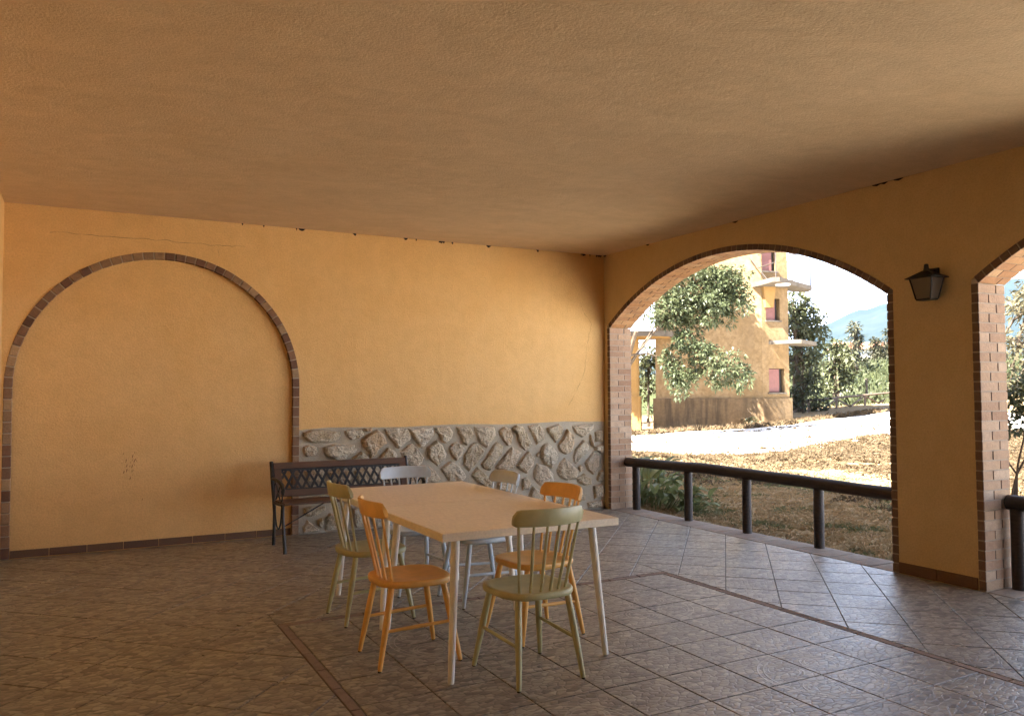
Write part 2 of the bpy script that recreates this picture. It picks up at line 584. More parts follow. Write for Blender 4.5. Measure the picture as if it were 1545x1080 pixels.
def groundmat():
    m = NT('dry_turf')
    w = m.co('World')
    big = m.noise(w, 0.35, 5, 0.65, 0.5)
    mid = m.noise(w, 2.2, 5, 0.7, 0.4)
    fine = m.noise(w, 22, 5, 0.75, 0.3)
    c = m.ramp(fine, [(0.30, (0.09, 0.062, 0.034)), (0.48, (0.18, 0.125, 0.068)), (0.68, (0.30, 0.215, 0.125))])
    c = m.mix(m.ramp(mid, [(0.50, 0.0), (0.66, 0.65)]), c, (0.11, 0.105, 0.045))
    sep = m.n('ShaderNodeSeparateXYZ')
    m.l(w, sep.inputs[0])
    dd = m.math('ADD', m.math('MULTIPLY', sep.outputs[0], float(F2[0])), m.math('MULTIPLY', sep.outputs[1], float(F2[1])))
    dd = m.math('SUBTRACT', dd, float(CAM[0] * F2[0] + CAM[1] * F2[1]))
    far = m.n('ShaderNodeMapRange')
    m.l(dd, far.inputs[0])
    far.inputs[1].default_value = 42
    far.inputs[2].default_value = 48
    gr = m.ramp(mid, [(0.3, (0.022, 0.031, 0.011)), (0.55, (0.038, 0.045, 0.018)), (0.75, (0.065, 0.06, 0.028))])
    c = m.mix(far.outputs[0], c, gr)
    n = m.bump(fine, 0.8, 0.04)
    return m.end(c, 0.95, n, 0.1)


MAT['ground'] = groundmat()
tag(obj('ground', mesh('ground', gv, gf, MAT['ground'], True)), 'dry straw coloured turf reaching out to a green bank', kind='structure')


def gravelmat():
    m = NT('pale_gravel')
    w = m.co('World')
    a = m.noise(w, 0.8, 5, 0.65, 0.4)
    b = m.noise(w, 30, 4, 0.7)
    c = m.ramp(b, [(0.3, (0.52, 0.48, 0.42)), (0.55, (0.66, 0.63, 0.58)), (0.75, (0.74, 0.72, 0.68))])
    c = m.mix(m.ramp(a, [(0.58, 0.0), (0.72, 0.6)]), c, (0.44, 0.32, 0.18))
    return m.end(c, 0.95, m.bump(b, 0.7, 0.02), 0.1)


MAT['gravel'] = gravelmat()
near_edge = [(-6.0, -30.0), (6.6, -30.0), (6.9, -20.0), (7.2, -12.0), (11.0, -3.0), (15.0, 3.5), (20.0, 10.0), (15.6, 9.4), (11.6, 7.4), (9.6, 6.5), (8.3, 6.1), (7.2, 5.9), (6.5, 6.1), (6.2, 7.2), (6.6, 9.2), (8.3, 12.4)]
# the lane as a closed outline: near edge from the left, round to the far edge
lane = [survey(px, py, d) for px, py, d in ()]


def ground_at(px, py):
    """where the sight line (px, py) meets the terrain"""
    d = AX_F + (px - PW / 2) / FPX * AX_R - (py - PH / 2) / FPX * AX_U
    t = 2.0
    for _ in range(4000):
        p = CAM + t * d
        if p[2] <= H(p[0], p[1]):
            break
        t += 0.01 + 0.0012 * t
    return float(p[0]), float(p[1])


near_px = [(880, 684), (940, 686), (985, 688), (1030, 691), (1075, 692), (1120, 690), (1160, 688), (1200, 684), (1250, 675), (1300, 665), (1345, 658), (1420, 652), (1480, 652), (1560, 655)]
far_px = [(1700, 655), (1545, 628), (1420, 618), (1345, 622), (1290, 629), (1240, 635), (1195, 642), (1140, 647), (1090, 650), (1040, 652), (1000, 655), (965, 658), (920, 660), (860, 662)]
poly = [ground_at(*p) for p in near_px] + [(14.5, 2.6), (9.0, -1.2), (5.0, -3.6), (3.6, -5.4), (3.2, -14.5), (-40.0, -16.0), (-40.0, -45.0), (40.0, -45.0), (60.0, 5.0)] + [ground_at(*p) for p in far_px]  # unseen forecourt corners added to bounce sunlight into the porch
# subdivide the outline and roughen it
rp = []
for i, a in enumerate(poly):
    b = poly[(i + 1) % len(poly)]
    L = math.hypot(b[0] - a[0], b[1] - a[1])
    k = max(1, min(24, int(L / 0.35)))
    for j in range(k):
        t = j / k
        x, y = a[0] + t * (b[0] - a[0]), a[1] + t * (b[1] - a[1])
        s = 0.22 if L < 8 else 0.6
        nz = mnoise.noise_vector(Vector((x * 1.7, y * 1.7, 3.1)))
        rp.append((x + s * nz.x, y + s * nz.y))
def on_gravel(xx, yy):
    """even-odd test of many points against the lane outline"""
    res = np.zeros(len(xx), bool)
    j = len(rp) - 1
    for i in range(len(rp)):
        (xi, yi), (xj, yj) = rp[i], rp[j]
        c_ = ((yi > yy) != (yj > yy)) & (xx < (xj - xi) * (yy - yi) / (yj - yi + 1e-12) + xi)
        res ^= c_
        j = i
    return res


from mathutils.geometry import delaunay_2d_cdt
ix, iy = np.meshgrid(np.concatenate([np.arange(-40, 0, 4.0), np.arange(0, 30, 0.9), np.arange(30, 60, 4.0)]), np.concatenate([np.arange(-45, -4, 4.0), np.arange(-4, 18, 0.9)]))
ix, iy = ix.ravel() + 0.013, iy.ravel() + 0.017
inside = on_gravel(ix, iy)
far_enough = np.array([min((a_ - x_) ** 2 + (b_ - y_) ** 2 for a_, b_ in rp) > 0.06 if ok_ else False for x_, y_, ok_ in zip(ix, iy, inside)])
pts2 = [Vector(p_) for p_ in rp] + [Vector((x_, y_)) for x_, y_ in zip(ix[far_enough], iy[far_enough])]
ed2 = [(i, (i + 1) % len(rp)) for i in range(len(rp))]
v2, _e, f2, *_r = delaunay_2d_cdt(pts2, ed2, [], 0, 1e-5)
cen = np.array([np.mean([(v2[i].x, v2[i].y) for i in f_], 0) for f_ in f2])
keep_ = on_gravel(cen[:, 0], cen[:, 1])
rm = mesh('gravel_road', [(v_.x, v_.y, H(v_.x, v_.y) + 0.03) for v_ in v2], [f_ for f_, k_ in zip(f2, keep_) if k_], None)
rm.materials.append(MAT['gravel'])
road_o = tag(obj('gravel_road', rm), 'white gravel lane in the sun, with an unseen stretch added to bounce light', kind='structure')


def mountain():
    m = NT('wooded_mountain')
    w = m.co('World')
    a = m.noise(w, 0.004, 6, 0.65, 0.4)
    c = m.ramp(a, [(0.35, (0.016, 0.02, 0.015)), (0.6, (0.024, 0.028, 0.02)), (0.72, (0.05, 0.046, 0.03))])
    m.end(c, 1.0, None, 0.0)
    prof = [(900, 560), (1100, 540), (1200, 515), (1245, 493), (1262, 487), (1285, 475), (1300, 471), (1315, 470), (1330, 463), (1350, 460), (1400, 452), (1460, 440), (1520, 425), (1600, 420), (1700, 440), (1900, 500), (2150, 560)]
    px = np.linspace(900, 2150, 120)
    py = np.interp(px, [p[0] for p in prof], [p[1] for p in prof])
    D0, rows = 4200.0, 26
    V, F = [], []
    for i, (a, b) in enumerate(zip(px, py)):
        top = survey(a, b, D0)
        for j in range(rows):
            t = j / (rows - 1)
            dist = D0 - 1500 + 2300 * t
            s = sin(min(1, t / 0.652) * pi / 2) if t < 0.652 else cos((t - 0.652) / 0.348 * pi / 2)
            p = survey(a, 592, dist)
            ridge = 0.16 * mnoise.fractal(Vector((p.x * 0.0016, p.y * 0.0016, 0)), 1.0, 2.0, 5)
            z = -5 + (top.z + 5) * max(0.0, s) * (1 + ridge * (1 - abs(2 * s - 1)) * 1.5) + 6 * mnoise.noise(Vector((a * 0.09, 0, t * 4)))
            V.append((p.x, p.y, z))
    for i in range(len(px) - 1):
        for j in range(rows - 1):
            F.append((i * rows + j, (i + 1) * rows + j, (i + 1) * rows + j + 1, i * rows + j + 1))
    tag(obj('mountain', mesh('mountain', V, F, m.m, True)), 'far wooded mountain fading into blue haze', kind='structure')


mountain()

# ------------------------------------------------------------------ porch: floor
SOUTH = -15.0                                        # far end of the porch
ROOM = (-6.37, SOUTH + 0.1, -0.02, 0.0)                # x0, y0, x1, y1
HC = 3.13
P_IN, OX, OY = 0.366, -1.659, -5.026
IX0, IX1 = OX - 8 * P_IN, OX                       # inner field
IY1, IY0 = OY + 5 * P_IN, OY - 12 * P_IN
BW = 0.058
QO, ANG, QX, QY = 0.3614, -0.7459, -0.5002, -4.248

slab = MB().box((-6.6, SOUTH, -0.35), (0.31, 0.3, -0.008)).build('floor', MAT['grout'])
tag(slab, 'porch floor of cobble patterned tiles with a thin terracotta band', kind='structure')


def clip(poly, n, c):
    """keep the part of poly where n.p <= c"""
    o = []
    for i, a in enumerate(poly):
        b = poly[(i + 1) % len(poly)]
        da, db = n[0] * a[0] + n[1] * a[1] - c, n[0] * b[0] + n[1] * b[1] - c
        if da <= 0: o.append(a)
        if (da < 0 < db) or (db < 0 < da):
            t = da / (da - db)
            o.append((a[0] + t * (b[0] - a[0]), a[1] + t * (b[1] - a[1])))
    return o


def area(p):
    return 0.5 * sum(p[i][0] * p[(i + 1) % len(p)][1] - p[(i + 1) % len(p)][0] * p[i][1] for i in range(len(p))) if len(p) > 2 else 0.0


def clip_rect(p, r):
    for n, c in (((-1, 0), -r[0]), ((0, -1), -r[1]), ((1, 0), r[2]), ((0, 1), r[3])):
        p = clip(p, n, c)
        if len(p) < 3: return []
    return p


def cut_rect(p, r):
    res = []
    for n, c in (((-1, 0), -r[0]), ((0, -1), -r[1]), ((1, 0), r[2]), ((0, 1), r[3])):
        o = clip(p, (-n[0], -n[1]), -c)
        if len(o) > 2 and abs(area(o)) > 1e-4: res.append(o)
        p = clip(p, n, c)
        if len(p) < 3: break
    return res


def shrink(p, d):
    q = []
    for i, a in enumerate(p):
        if math.hypot(a[0] - p[i - 1][0], a[1] - p[i - 1][1]) > 1e-4:
            q.append(a)
    p = q if area(q) > 0 else q[::-1]
    n = len(p)
    if n < 3: return []
    r = list(p)
    for i in range(n):
        a, b = p[i], p[(i + 1) % n]
        L = math.hypot(b[0] - a[0], b[1] - a[1])
        nn = ((b[1] - a[1]) / L, -(b[0] - a[0]) / L)
        r = clip(r, nn, nn[0] * a[0] + nn[1] * a[1] - d)
        if len(r) < 3: return []
    return r


def tile_geo(poly, g=0.0028, zt=0.0, zb=-0.012, ch=0.0025):
    a = shrink(poly, g)
    b = shrink(a, ch) if a else []
    if not a or area(a) < 1e-5: return None
    if not b or len(a) != len(b):
        n = len(a)
        return ([(x, y, zb) for x, y in a] + [(x, y, zt) for x, y in a], [tuple(range(n, 2 * n))] + [(i, (i + 1) % n, n + (i + 1) % n, n + i) for i in range(n)])
    n = len(a)
    v = [(x, y, zb) for x, y in a] + [(x, y, zt - ch) for x, y in a] + [(x, y, zt) for x, y in b]
    f = [tuple(range(2 * n, 3 * n))]
    for k in (0, 1):
        f += [(k * n + i, k * n + (i + 1) % n, (k + 1) * n + (i + 1) % n, (k + 1) * n + i) for i in range(n)]
    return v, f


INNER = (IX0 - BW, IY0 - BW, IX1 + BW, IY1 + BW)
pieces = []           # (distance key, kind, polygon, centre)
c, s = cos(ANG), sin(ANG)
for i in range(-30, 30):
    for j in range(-40, 40):
        quad = [(QX + (i + a) * QO * c - (j + b) * QO * s, QY + (i + a) * QO * s + (j + b) * QO * c) for a, b in ((0, 0), (1, 0), (1, 1), (0, 1))]
        if not (ROOM[0] - 1 < quad[0][0] < ROOM[2] + 1 and ROOM[1] - 1 < quad[0][1] < ROOM[3] + 1):
            continue
        p = clip_rect(quad, ROOM)
        if len(p) < 3: continue
        hit = clip_rect(p, INNER)
        for q in ([p] if len(hit) < 3 or abs(area(hit)) < 1e-5 else cut_rect(p, INNER)):
            pieces.append(('outer', q, len(q) == 4 and abs(area(q)) > 0.9999 * QO * QO))
for i in range(8):
    for j in range(17):
        x1, y1 = IX1 - i * P_IN, IY1 - j * P_IN
        pieces.append(('inner', [(x1 - P_IN, y1 - P_IN), (x1, y1 - P_IN), (x1, y1), (x1 - P_IN, y1)], True))

ROS = [(OX - 2 * P_IN, OY - P_IN), (OX - 2 * P_IN, OY + 3 * P_IN), (OX - 6 * P_IN, OY + 3 * P_IN), (OX - 6 * P_IN, OY - P_IN)]


def in_view(x, y, m=60):
    px, py, d = project((x, y, 0))
    return d > 0.5 and -m < px < PW + m and py < PH + m, d


full_mesh = {}
cands = []
for kind, poly_, full in pieces:
    cx, cy = np.mean(poly_, 0)
    vis, d = in_view(cx, cy)
    # screen size of the piece, for picking the 300 that show largest
    cands.append((vis, abs(area(poly_)) / max(d, 0.6) ** 3, kind, poly_, full, cx, cy))
order = sorted(range(len(cands)), key=lambda k: (-int(cands[k][0]), -cands[k][1]))
rest = MB()
n_parts = 0
for k in order:
    vis, _, kind, poly_, full, cx, cy = cands[k]
    ros = None
    if kind == 'inner':
        for r in ROS:
            if abs(cx - r[0]) < P_IN * 0.6 and abs(cy - r[1]) < P_IN * 0.6:
                ros = r
    local = [(x - cx, y - cy) for x, y in poly_]
    if n_parts < 299 and vis:
        if full:
            key = (kind, None if ros is None else (cx > ros[0], cy > ros[1]))
            if key not in full_mesh:
                gme = tile_geo(local)
                me = mesh('tile', gme[0], gme[1], MAT['rosette' if ros else 'tile'])
                if ros:
                    uv = me.uv_layers.new(name='UVMap')
                    for lp in me.loops:
                        q = me.vertices[lp.vertex_index].co
                        uv.data[lp.index].uv = (q.x + cx - ros[0], q.y + cy - ros[1])
                full_mesh[key] = me
            me = full_mesh[key]
        else:
            gme = tile_geo(local)
            if gme is None: continue
            me = mesh('tile', gme[0], gme[1], MAT['tile'])
        obj('tile', me, slab, (cx, cy, RNG.uniform(-0.0006, 0.0006)), (RNG.uniform(-0.0015, 0.0015), RNG.uniform(-0.0015, 0.0015), 0))
        n_parts += 1
    else:
        gme = tile_geo(poly_)
        if gme: rest.add(*gme)
tag(obj('tile_field', rest.me('tile_field', MAT['tile']), slab), kind='stuff')
# terracotta band
bl = 0.30
def band_piece(x0, y0, x1, y1):
    g_ = tile_geo([(x0, y0), (x1, y0), (x1, y1), (x0, y1)], 0.005, 0.0, -0.012, 0.002)
    obj('border_tile', mesh('border_tile', g_[0], g_[1], MAT['border']), slab)
nb = int((IX1 - IX0 + 2 * BW) / bl) + 1
for i in range(nb):
    a, b = IX0 - BW + i * (IX1 - IX0 + 2 * BW) / nb, IX0 - BW + (i + 1) * (IX1 - IX0 + 2 * BW) / nb
    band_piece(a, IY1, b, IY1 + BW)
nb = 18
for x0 in (IX1, IX0 - BW):
    for i in range(nb):
        b = IY1 - i * bl
        band_piece(x0, b - bl, x0 + BW, b)

# ------------------------------------------------------------------ porch: arcade wall
AR, AC = 3.40, -0.502                                # extrados radius, centre height
AI = 3.343
SPR = -0.502 + sqrt(3.40 ** 2 - 2.0 ** 2)             # spring of extrados
TH = 0.31
CENT = (-2.072, -6.72)
arcade = empty('arcade_wall', (0, 0, 0), 0, 'ochre plaster wall opened by wide brick lined arches onto the garden', 'wall', kind='thing')


def arc_pts(cy, R, hw, n=40):
    th = math.asin(hw / R)
    return [(cy - R * sin(th - 2 * th * i / n) * 1.0, AC + R * cos(th - 2 * th * i / n)) for i in range(n + 1)]


# plaster outline in (y, z): start at the back corner, walk along the bottom with the arches cut out
outl = [(0.6, HC + 0.02), (0.6, -0.3)]
for cy in CENT:
    a = arc_pts(cy, AR, 2.0)
    a = a[::-1] if a[0][0] < a[-1][0] else a           # from larger y to smaller y
    outl += [(cy + 2.0, -0.3)] + a + [(cy - 2.0, -0.3)]
outl += [(SOUTH, -0.3), (SOUTH, HC + 0.02)]
MB().prism(outl, lambda u, v, w: (w, u, v), 0.0, TH).build('plaster', MAT['arcade'], arcade)


def brick_part(poly, x0, x1, mat, parent=arcade, jit=0.002):
    """brick from a (y, z) quad between x0 and x1, edges chamfered"""
    cy, cz = np.mean(poly, 0)
    q = [((p[0] - cy), (p[1] - cz)) for p in poly]
    k = 0.93
    v, f = [], []
    for w, sc in ((x0, k), (x0 + 0.004, 1), (x1 - 0.004, 1), (x1, k)):
        v += [(w, a * sc, b * sc) for a, b in q]
    f.append((3, 2, 1, 0))
    f.append((12, 13, 14, 15))
    for r in range(3):
        f += [(r * 4 + i, r * 4 + (i + 1) % 4, r * 4 + 4 + (i + 1) % 4, r * 4 + 4 + i) for i in range(4)]
    m = mesh('brick', v, f, mat)
    m.materials.append(MAT['front'])                       # ends facing into the porch, shade painted in as darker brick
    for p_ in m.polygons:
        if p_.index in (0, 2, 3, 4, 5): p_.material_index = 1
    bm = bmesh.new(); bm.from_mesh(m); bmesh.ops.recalc_face_normals(bm, faces=bm.faces); bm.to_mesh(m); bm.free()
    return obj('brick', m, parent, (RNG.uniform(-jit, jit), cy + RNG.uniform(-jit, jit) * 0.6, cz))


NB = [0]
def lining(cy, sides, soffit_rows=None):
    hw_o, hw_i = 2.0, 1.945
    z_i = AC + sqrt(AI ** 2 - hw_i ** 2)
    mort = MB()
    ns = 31
    ch = z_i / ns
    X0, X1, XM = -0.006, TH + 0.006, (0.205, 0.115)
    for sgn in sides:                                    # +1: jamb at larger y
        yo, yi = cy + sgn * hw_o, cy + sgn * hw_i
        lo, hi = sorted((yo, yi + sgn * 0.005))
        mort.box((X0 + 0.006, lo, -0.1), (X1 - 0.006, hi, z_i))
        for r in range(ns):
            z0, z1 = r * ch + 0.005, (r + 1) * ch - 0.005
            xm = XM[r % 2]
            for a, b in ((X0, xm - 0.004), (xm + 0.004, X1)):
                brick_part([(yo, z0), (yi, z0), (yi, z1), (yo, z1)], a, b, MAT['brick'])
                NB[0] += 1
    th = math.asin(hw_i / AI)
    n = 57
    arcs = []
    for i in range(n + 1):
        t = th - 2 * th * i / n
        arcs.append(((cy + AI * sin(t), AC + AI * cos(t)), (cy + AR * sin(t), AC + AR * cos(t))))
    Rm = AI + 0.005
    fine = [th - 2 * th * i / 60 for i in range(61)]
    sec = [(cy + Rm * sin(t), AC + Rm * cos(t)) for t in fine] + [(cy + (AR + 0.003) * sin(t), AC + (AR + 0.003) * cos(t)) for t in reversed(fine)]
    mort.prism(sec, lambda u, v, w: (w, u, v), X0 + 0.006, X1 - 0.006)
    stuff = MB()
    for i in range(n):
        g_ = 0.06
        A, B = arcs[i], arcs[i + 1]
        def lerp(p, q, t): return (p[0] + t * (q[0] - p[0]), p[1] + t * (q[1] - p[1]))
        qd = [lerp(A[0], B[0], g_), lerp(A[0], B[0], 1 - g_), lerp(A[1], B[1], 1 - g_), lerp(A[1], B[1], g_)]
        xm = (0.205, 0.115, 0.17)[i % 3]
        for a, b in ((X0, xm - 0.003), (xm + 0.003, X1)):
            if soffit_rows is None or i < soffit_rows:
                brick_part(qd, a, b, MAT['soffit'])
                NB[0] += 1
            else:
                stuff.prism(qd, lambda u, v, w: (w, u, v), a, b)
    if stuff.v:
        tag(stuff.build('brick_lining', MAT['soffit'], arcade), kind='stuff')
    mort.build('mortar', MAT['bmortar'], arcade)


lining(CENT[0], (1, -1))
lining(CENT[1], (1,), 12)
# terracotta skirting on the pier between the arches
for y0, y1 in ((-4.715, -4.40), (-4.395, -4.078)):
    MB().box((-0.012, y0, 0.0), (-0.001, y1, 0.085), 0.002).build('skirting_tile', MAT['skirt'], arcade)
# threshold bricks under the arches, laid on edge
for cy in CENT[:2]:
    n = 19
    for i in range(n):
        y1 = cy + 1.94 - i * 3.88 / n
        y0 = y1 - 3.88 / n
        if cy < -5 and i > 4: break
        g_ = tile_geo([(-0.016, y0), (0.33, y0 + 0.0), (0.33, y1), (-0.016, y1)], 0.005, 0.002, -0.06, 0.004)
        obj('paver', mesh('paver', g_[0], g_[1], MAT['paver']), slab, (0, 0, RNG.uniform(-0.003, 0.001)))

# ------------------------------------------------------------------ porch: wall with the blind arch and the stone dado
bw = empty('plaster_wall', (0, 0, 0), 0, 'ochre wall with a brick outlined blind arch beside a rough stone dado', 'wall', kind='thing')
BC, BR, BZ, BI = -5.062, 1.288, 1.495, 1.222
ZD = 1.07
pts = [(-6.42, -0.05), (BC - BR, -0.05), (BC - BR, BZ)]
pts += [(BC - BR * cos(pi * i / 48), BZ + BR * sin(pi * i / 48)) for i in range(1, 48)]
pts += [(BC + BR, BZ), (BC + BR, ZD - 0.012)]
for i in range(1, 14):
    x = BC + BR + (0.0 - BC - BR) * i / 13
    pts.append((x, ZD + 0.008 * sin(i * 1.3) + 0.004 * sin(i * 3.1)))
pts += [(0.0, HC + 0.02), (-6.42, HC + 0.02)]
MB().prism(pts, lambda u, v, w: (u, w, v), 0.0, 0.02).build('plaster', MAT['wall'], bw)
MB().box((-6.42, 0.045, -0.1), (BC + BR + 0.02, 0.25, HC + 0.02)).build('recessed_panel', MAT['wall'], bw)
MB().box((BC + BR + 0.02, 0.0205, ZD - 0.05), (-0.001, 0.25, HC + 0.02)).build('core', MAT['mortar'], bw)
mortar = MB().box((BC + BR - 0.002, 0.012, -0.1), (-0.002, 0.0202, ZD + 0.02)).build('mortar_bed', MAT['mortar'], bw)


def back_brick(poly):
    cx, cz = np.mean(poly, 0)
    q = [((p[0] - cx), (p[1] - cz)) for p in poly]
    v, f = [], []
    y0, y1 = -0.008 + RNG.uniform(-0.002, 0.003), 0.044
    for w, sc in ((y0, 0.90), (y0 + 0.004, 1), (y1, 1)):
        v += [(a * sc, w, b * sc) for a, b in q]
    f.append((0, 1, 2, 3))
    for r in range(2):
        f += [(r * 4 + i, r * 4 + 4 + i, r * 4 + 4 + (i + 1) % 4, r * 4 + (i + 1) % 4) for i in range(4)]
    m = mesh('brick', v, f, MAT['edgebrick'])
    bm = bmesh.new(); bm.from_mesh(m); bmesh.ops.recalc_face_normals(bm, faces=bm.faces); bm.to_mesh(m); bm.free()
    obj('brick', m, bw, (cx, 0, cz))


n = 42
for i in range(n):
    a0, a1 = pi * (i + 0.06) / n, pi * (i + 0.94) / n
    back_brick([(BC - BI * cos(a0), BZ + BI * sin(a0)), (BC - BR * cos(a0), BZ + BR * sin(a0)), (BC - BR * cos(a1), BZ + BR * sin(a1)), (BC - BI * cos(a1), BZ + BI * sin(a1))])
for sgn in (-1, 1):
    for i in range(15):
        h = BZ / 15
        x0, x1 = sorted((BC + sgn * BI, BC + sgn * BR))
        back_brick([(x0, i * h + 0.005), (x1, i * h + 0.005), (x1, (i + 1) * h - 0.005), (x0, (i + 1) * h - 0.005)])
ring = [(BC - (BI + 0.004) * cos(pi * i / 48), BZ + (BI + 0.004) * sin(pi * i / 48)) for i in range(49)]
ring = [(BC - BI - 0.004, -0.05)] + ring + [(BC + BI + 0.004, -0.05), (BC + BR, -0.05)] + [(BC + BR * cos(pi * i / 48), BZ + BR * sin(pi * i / 48)) for i in range(49)] + [(BC - BR, -0.05)]
MB().prism(ring, lambda u, v, w: (u, w, v), 0.002, 0.0448).build('brick_mortar', MAT['bmortar'], bw)
x = BC - BI + 0.004
k = 0
while x < BC + BI - 0.01:
    x1 = min(x + 0.30, BC + BI - 0.004)
    MB().box((x + 0.002, 0.033, 0.0), (x1 - 0.002, 0.0445, 0.066), 0.002).build('skirting_tile', MAT['skirt'], bw)
    x = x1

# stones of the dado, outlines measured on the wall
SA = '50,130 110,108 240,108 370,125 375,160 335,205 250,222 160,225 90,205 50,170|410,110 560,105 580,150 540,185 470,195 430,165|580,92 650,90 640,120 600,125|48,255 100,240 165,260 170,300 150,335 80,345 50,315|230,260 320,235 500,238 525,275 500,310 440,335 420,365 330,375 265,345 235,310|560,190 620,145 700,108 760,150 785,225 720,275 690,320 660,350 635,365 625,310 570,255|440,385 490,345 560,300 610,335 630,385|685,385 740,320 790,262 850,290 870,330 860,385|770,100 850,90 960,95 1000,160 985,200 930,240 890,270 860,260 840,220 790,170|970,95 1080,85 1190,90 1195,150 1150,210 1100,260 1070,262 1040,210 1000,150|1200,85 1330,80 1365,130 1350,180 1300,222 1265,210 1240,150 1200,115|895,300 960,240 1000,220 1060,280 1105,350 1090,400 1050,430 960,420 930,360|1140,265 1215,200 1270,240 1310,320 1300,365 1230,430 1170,380 1140,340|1325,270 1370,220 1401,215 1440,240 1470,270 1440,340 1395,380 1350,330|1255,445 1345,380 1420,430 1480,520 1440,560 1330,560 1290,500|1090,500 1150,425 1210,470 1255,540 1230,565 1100,570|950,500 1010,500 1040,545 1000,585 950,570|70,710 140,695 270,695 275,730 160,740 80,740|350,705 420,705 420,735 350,735|50,795 110,780 240,780 245,815 180,855 110,870 50,855|45,960 80,900 130,940 190,985 185,1010 110,1025 50,1030|170,905 210,880 220,930 205,970 178,950|240,880 280,840 330,850 350,900 370,960 365,1005 290,1020 240,1000|480,800 520,790 560,900 570,960 520,970 490,930|640,880 700,860 740,900 745,980 690,985|48,390 130,385 260,390 250,430 150,440 50,430|60,470 130,455 230,465 240,520 190,560 90,560|270,480 360,450 450,470 470,540 400,580 300,560|500,470 620,440 700,470 690,540 600,580 520,560|730,470 830,440 900,470 890,540 820,570 740,550|60,600 200,590 220,650 100,680|260,610 400,600 430,660 290,680|480,610 620,600 650,660 500,680|680,600 800,590 860,640 720,690|590,700 700,690 760,780 640,830|790,720 900,690 960,760 840,830|600,880 620,850 625,990 590,1000|780,860 900,830 950,920 820,980|980,620 1100,600 1150,690 1020,740|1000,770 1110,760 1150,860 1030,920|1190,610 1290,590 1340,670 1230,730|1170,770 1280,750 1330,850 1220,900'
SB = '55,120 180,115 225,190 200,240 155,300 110,270 85,200|230,120 420,120 440,200 400,260 355,325 290,280 245,190|475,160 520,115 590,140 605,220 590,290 555,310 510,250 480,200|600,130 640,105 700,120 760,220 800,290 790,330 730,360 680,310 650,240 640,180 610,160|750,110 860,95 910,170 905,240 840,295 815,240 780,170|940,130 1050,95 1100,140 1085,200 1020,275 985,220 945,170|1170,105 1385,95 1380,140 1330,190 1275,220 1220,190|1400,170 1470,160 1475,260 1410,265|1355,190 1385,250 1380,320 1360,280|1040,300 1090,230 1130,145 1190,200 1200,290 1180,360 1120,390 1060,360|1190,410 1220,330 1290,250 1340,300 1325,370 1270,430 1215,490 1200,460|1400,310 1475,300 1475,380 1400,350|1305,470 1345,420 1390,360 1450,400 1440,500 1385,580 1330,540|880,350 900,300 940,275 1010,330 1055,400 1040,450 980,530 920,490 875,420|130,400 200,290 250,270 330,350 310,400 240,490 180,555 125,500|305,480 350,420 390,340 450,255 520,310 500,380 430,470 380,545 320,520|440,510 520,400 600,310 690,370 650,440 600,520 540,540 450,530|640,500 690,430 760,355 815,420 810,490 740,575 680,540|1025,540 1060,460 1110,415 1180,480 1240,550 1215,620 1130,640 1050,600|1240,510 1265,485 1290,530 1265,560 1245,545|805,560 840,480 930,500 990,580 1000,640 960,700 870,690 815,640|1230,620 1300,570 1370,620 1375,680 1300,690 1240,660|1420,620 1440,560 1480,540 1480,640 1430,650|200,590 260,510 340,580 400,640 410,690 350,710 240,640|700,620 740,610 790,670 760,730 700,740|455,640 540,630 600,700 560,750 460,720|760,790 800,700 870,740 960,830 940,900 820,880|960,740 1000,720 1100,760 1180,830 1170,880 1080,890 1000,850|1210,780 1240,760 1310,770 1310,830 1250,850|1330,855 1470,840 1475,915 1340,925|1390,690 1470,680 1475,800 1400,820|830,390 855,370 860,400 845,415|100,740 220,730 300,800 180,860|360,780 480,770 560,850 440,900|600,800 700,780 740,880 640,930'


def on_back_wall(px, py):
    d = AX_F + (px - PW / 2) / FPX * AX_R - (py - PH / 2) / FPX * AX_U
    t = (0.0 - CAM[1]) / d[1]
    p = CAM + t * d
    return p[0], p[2]


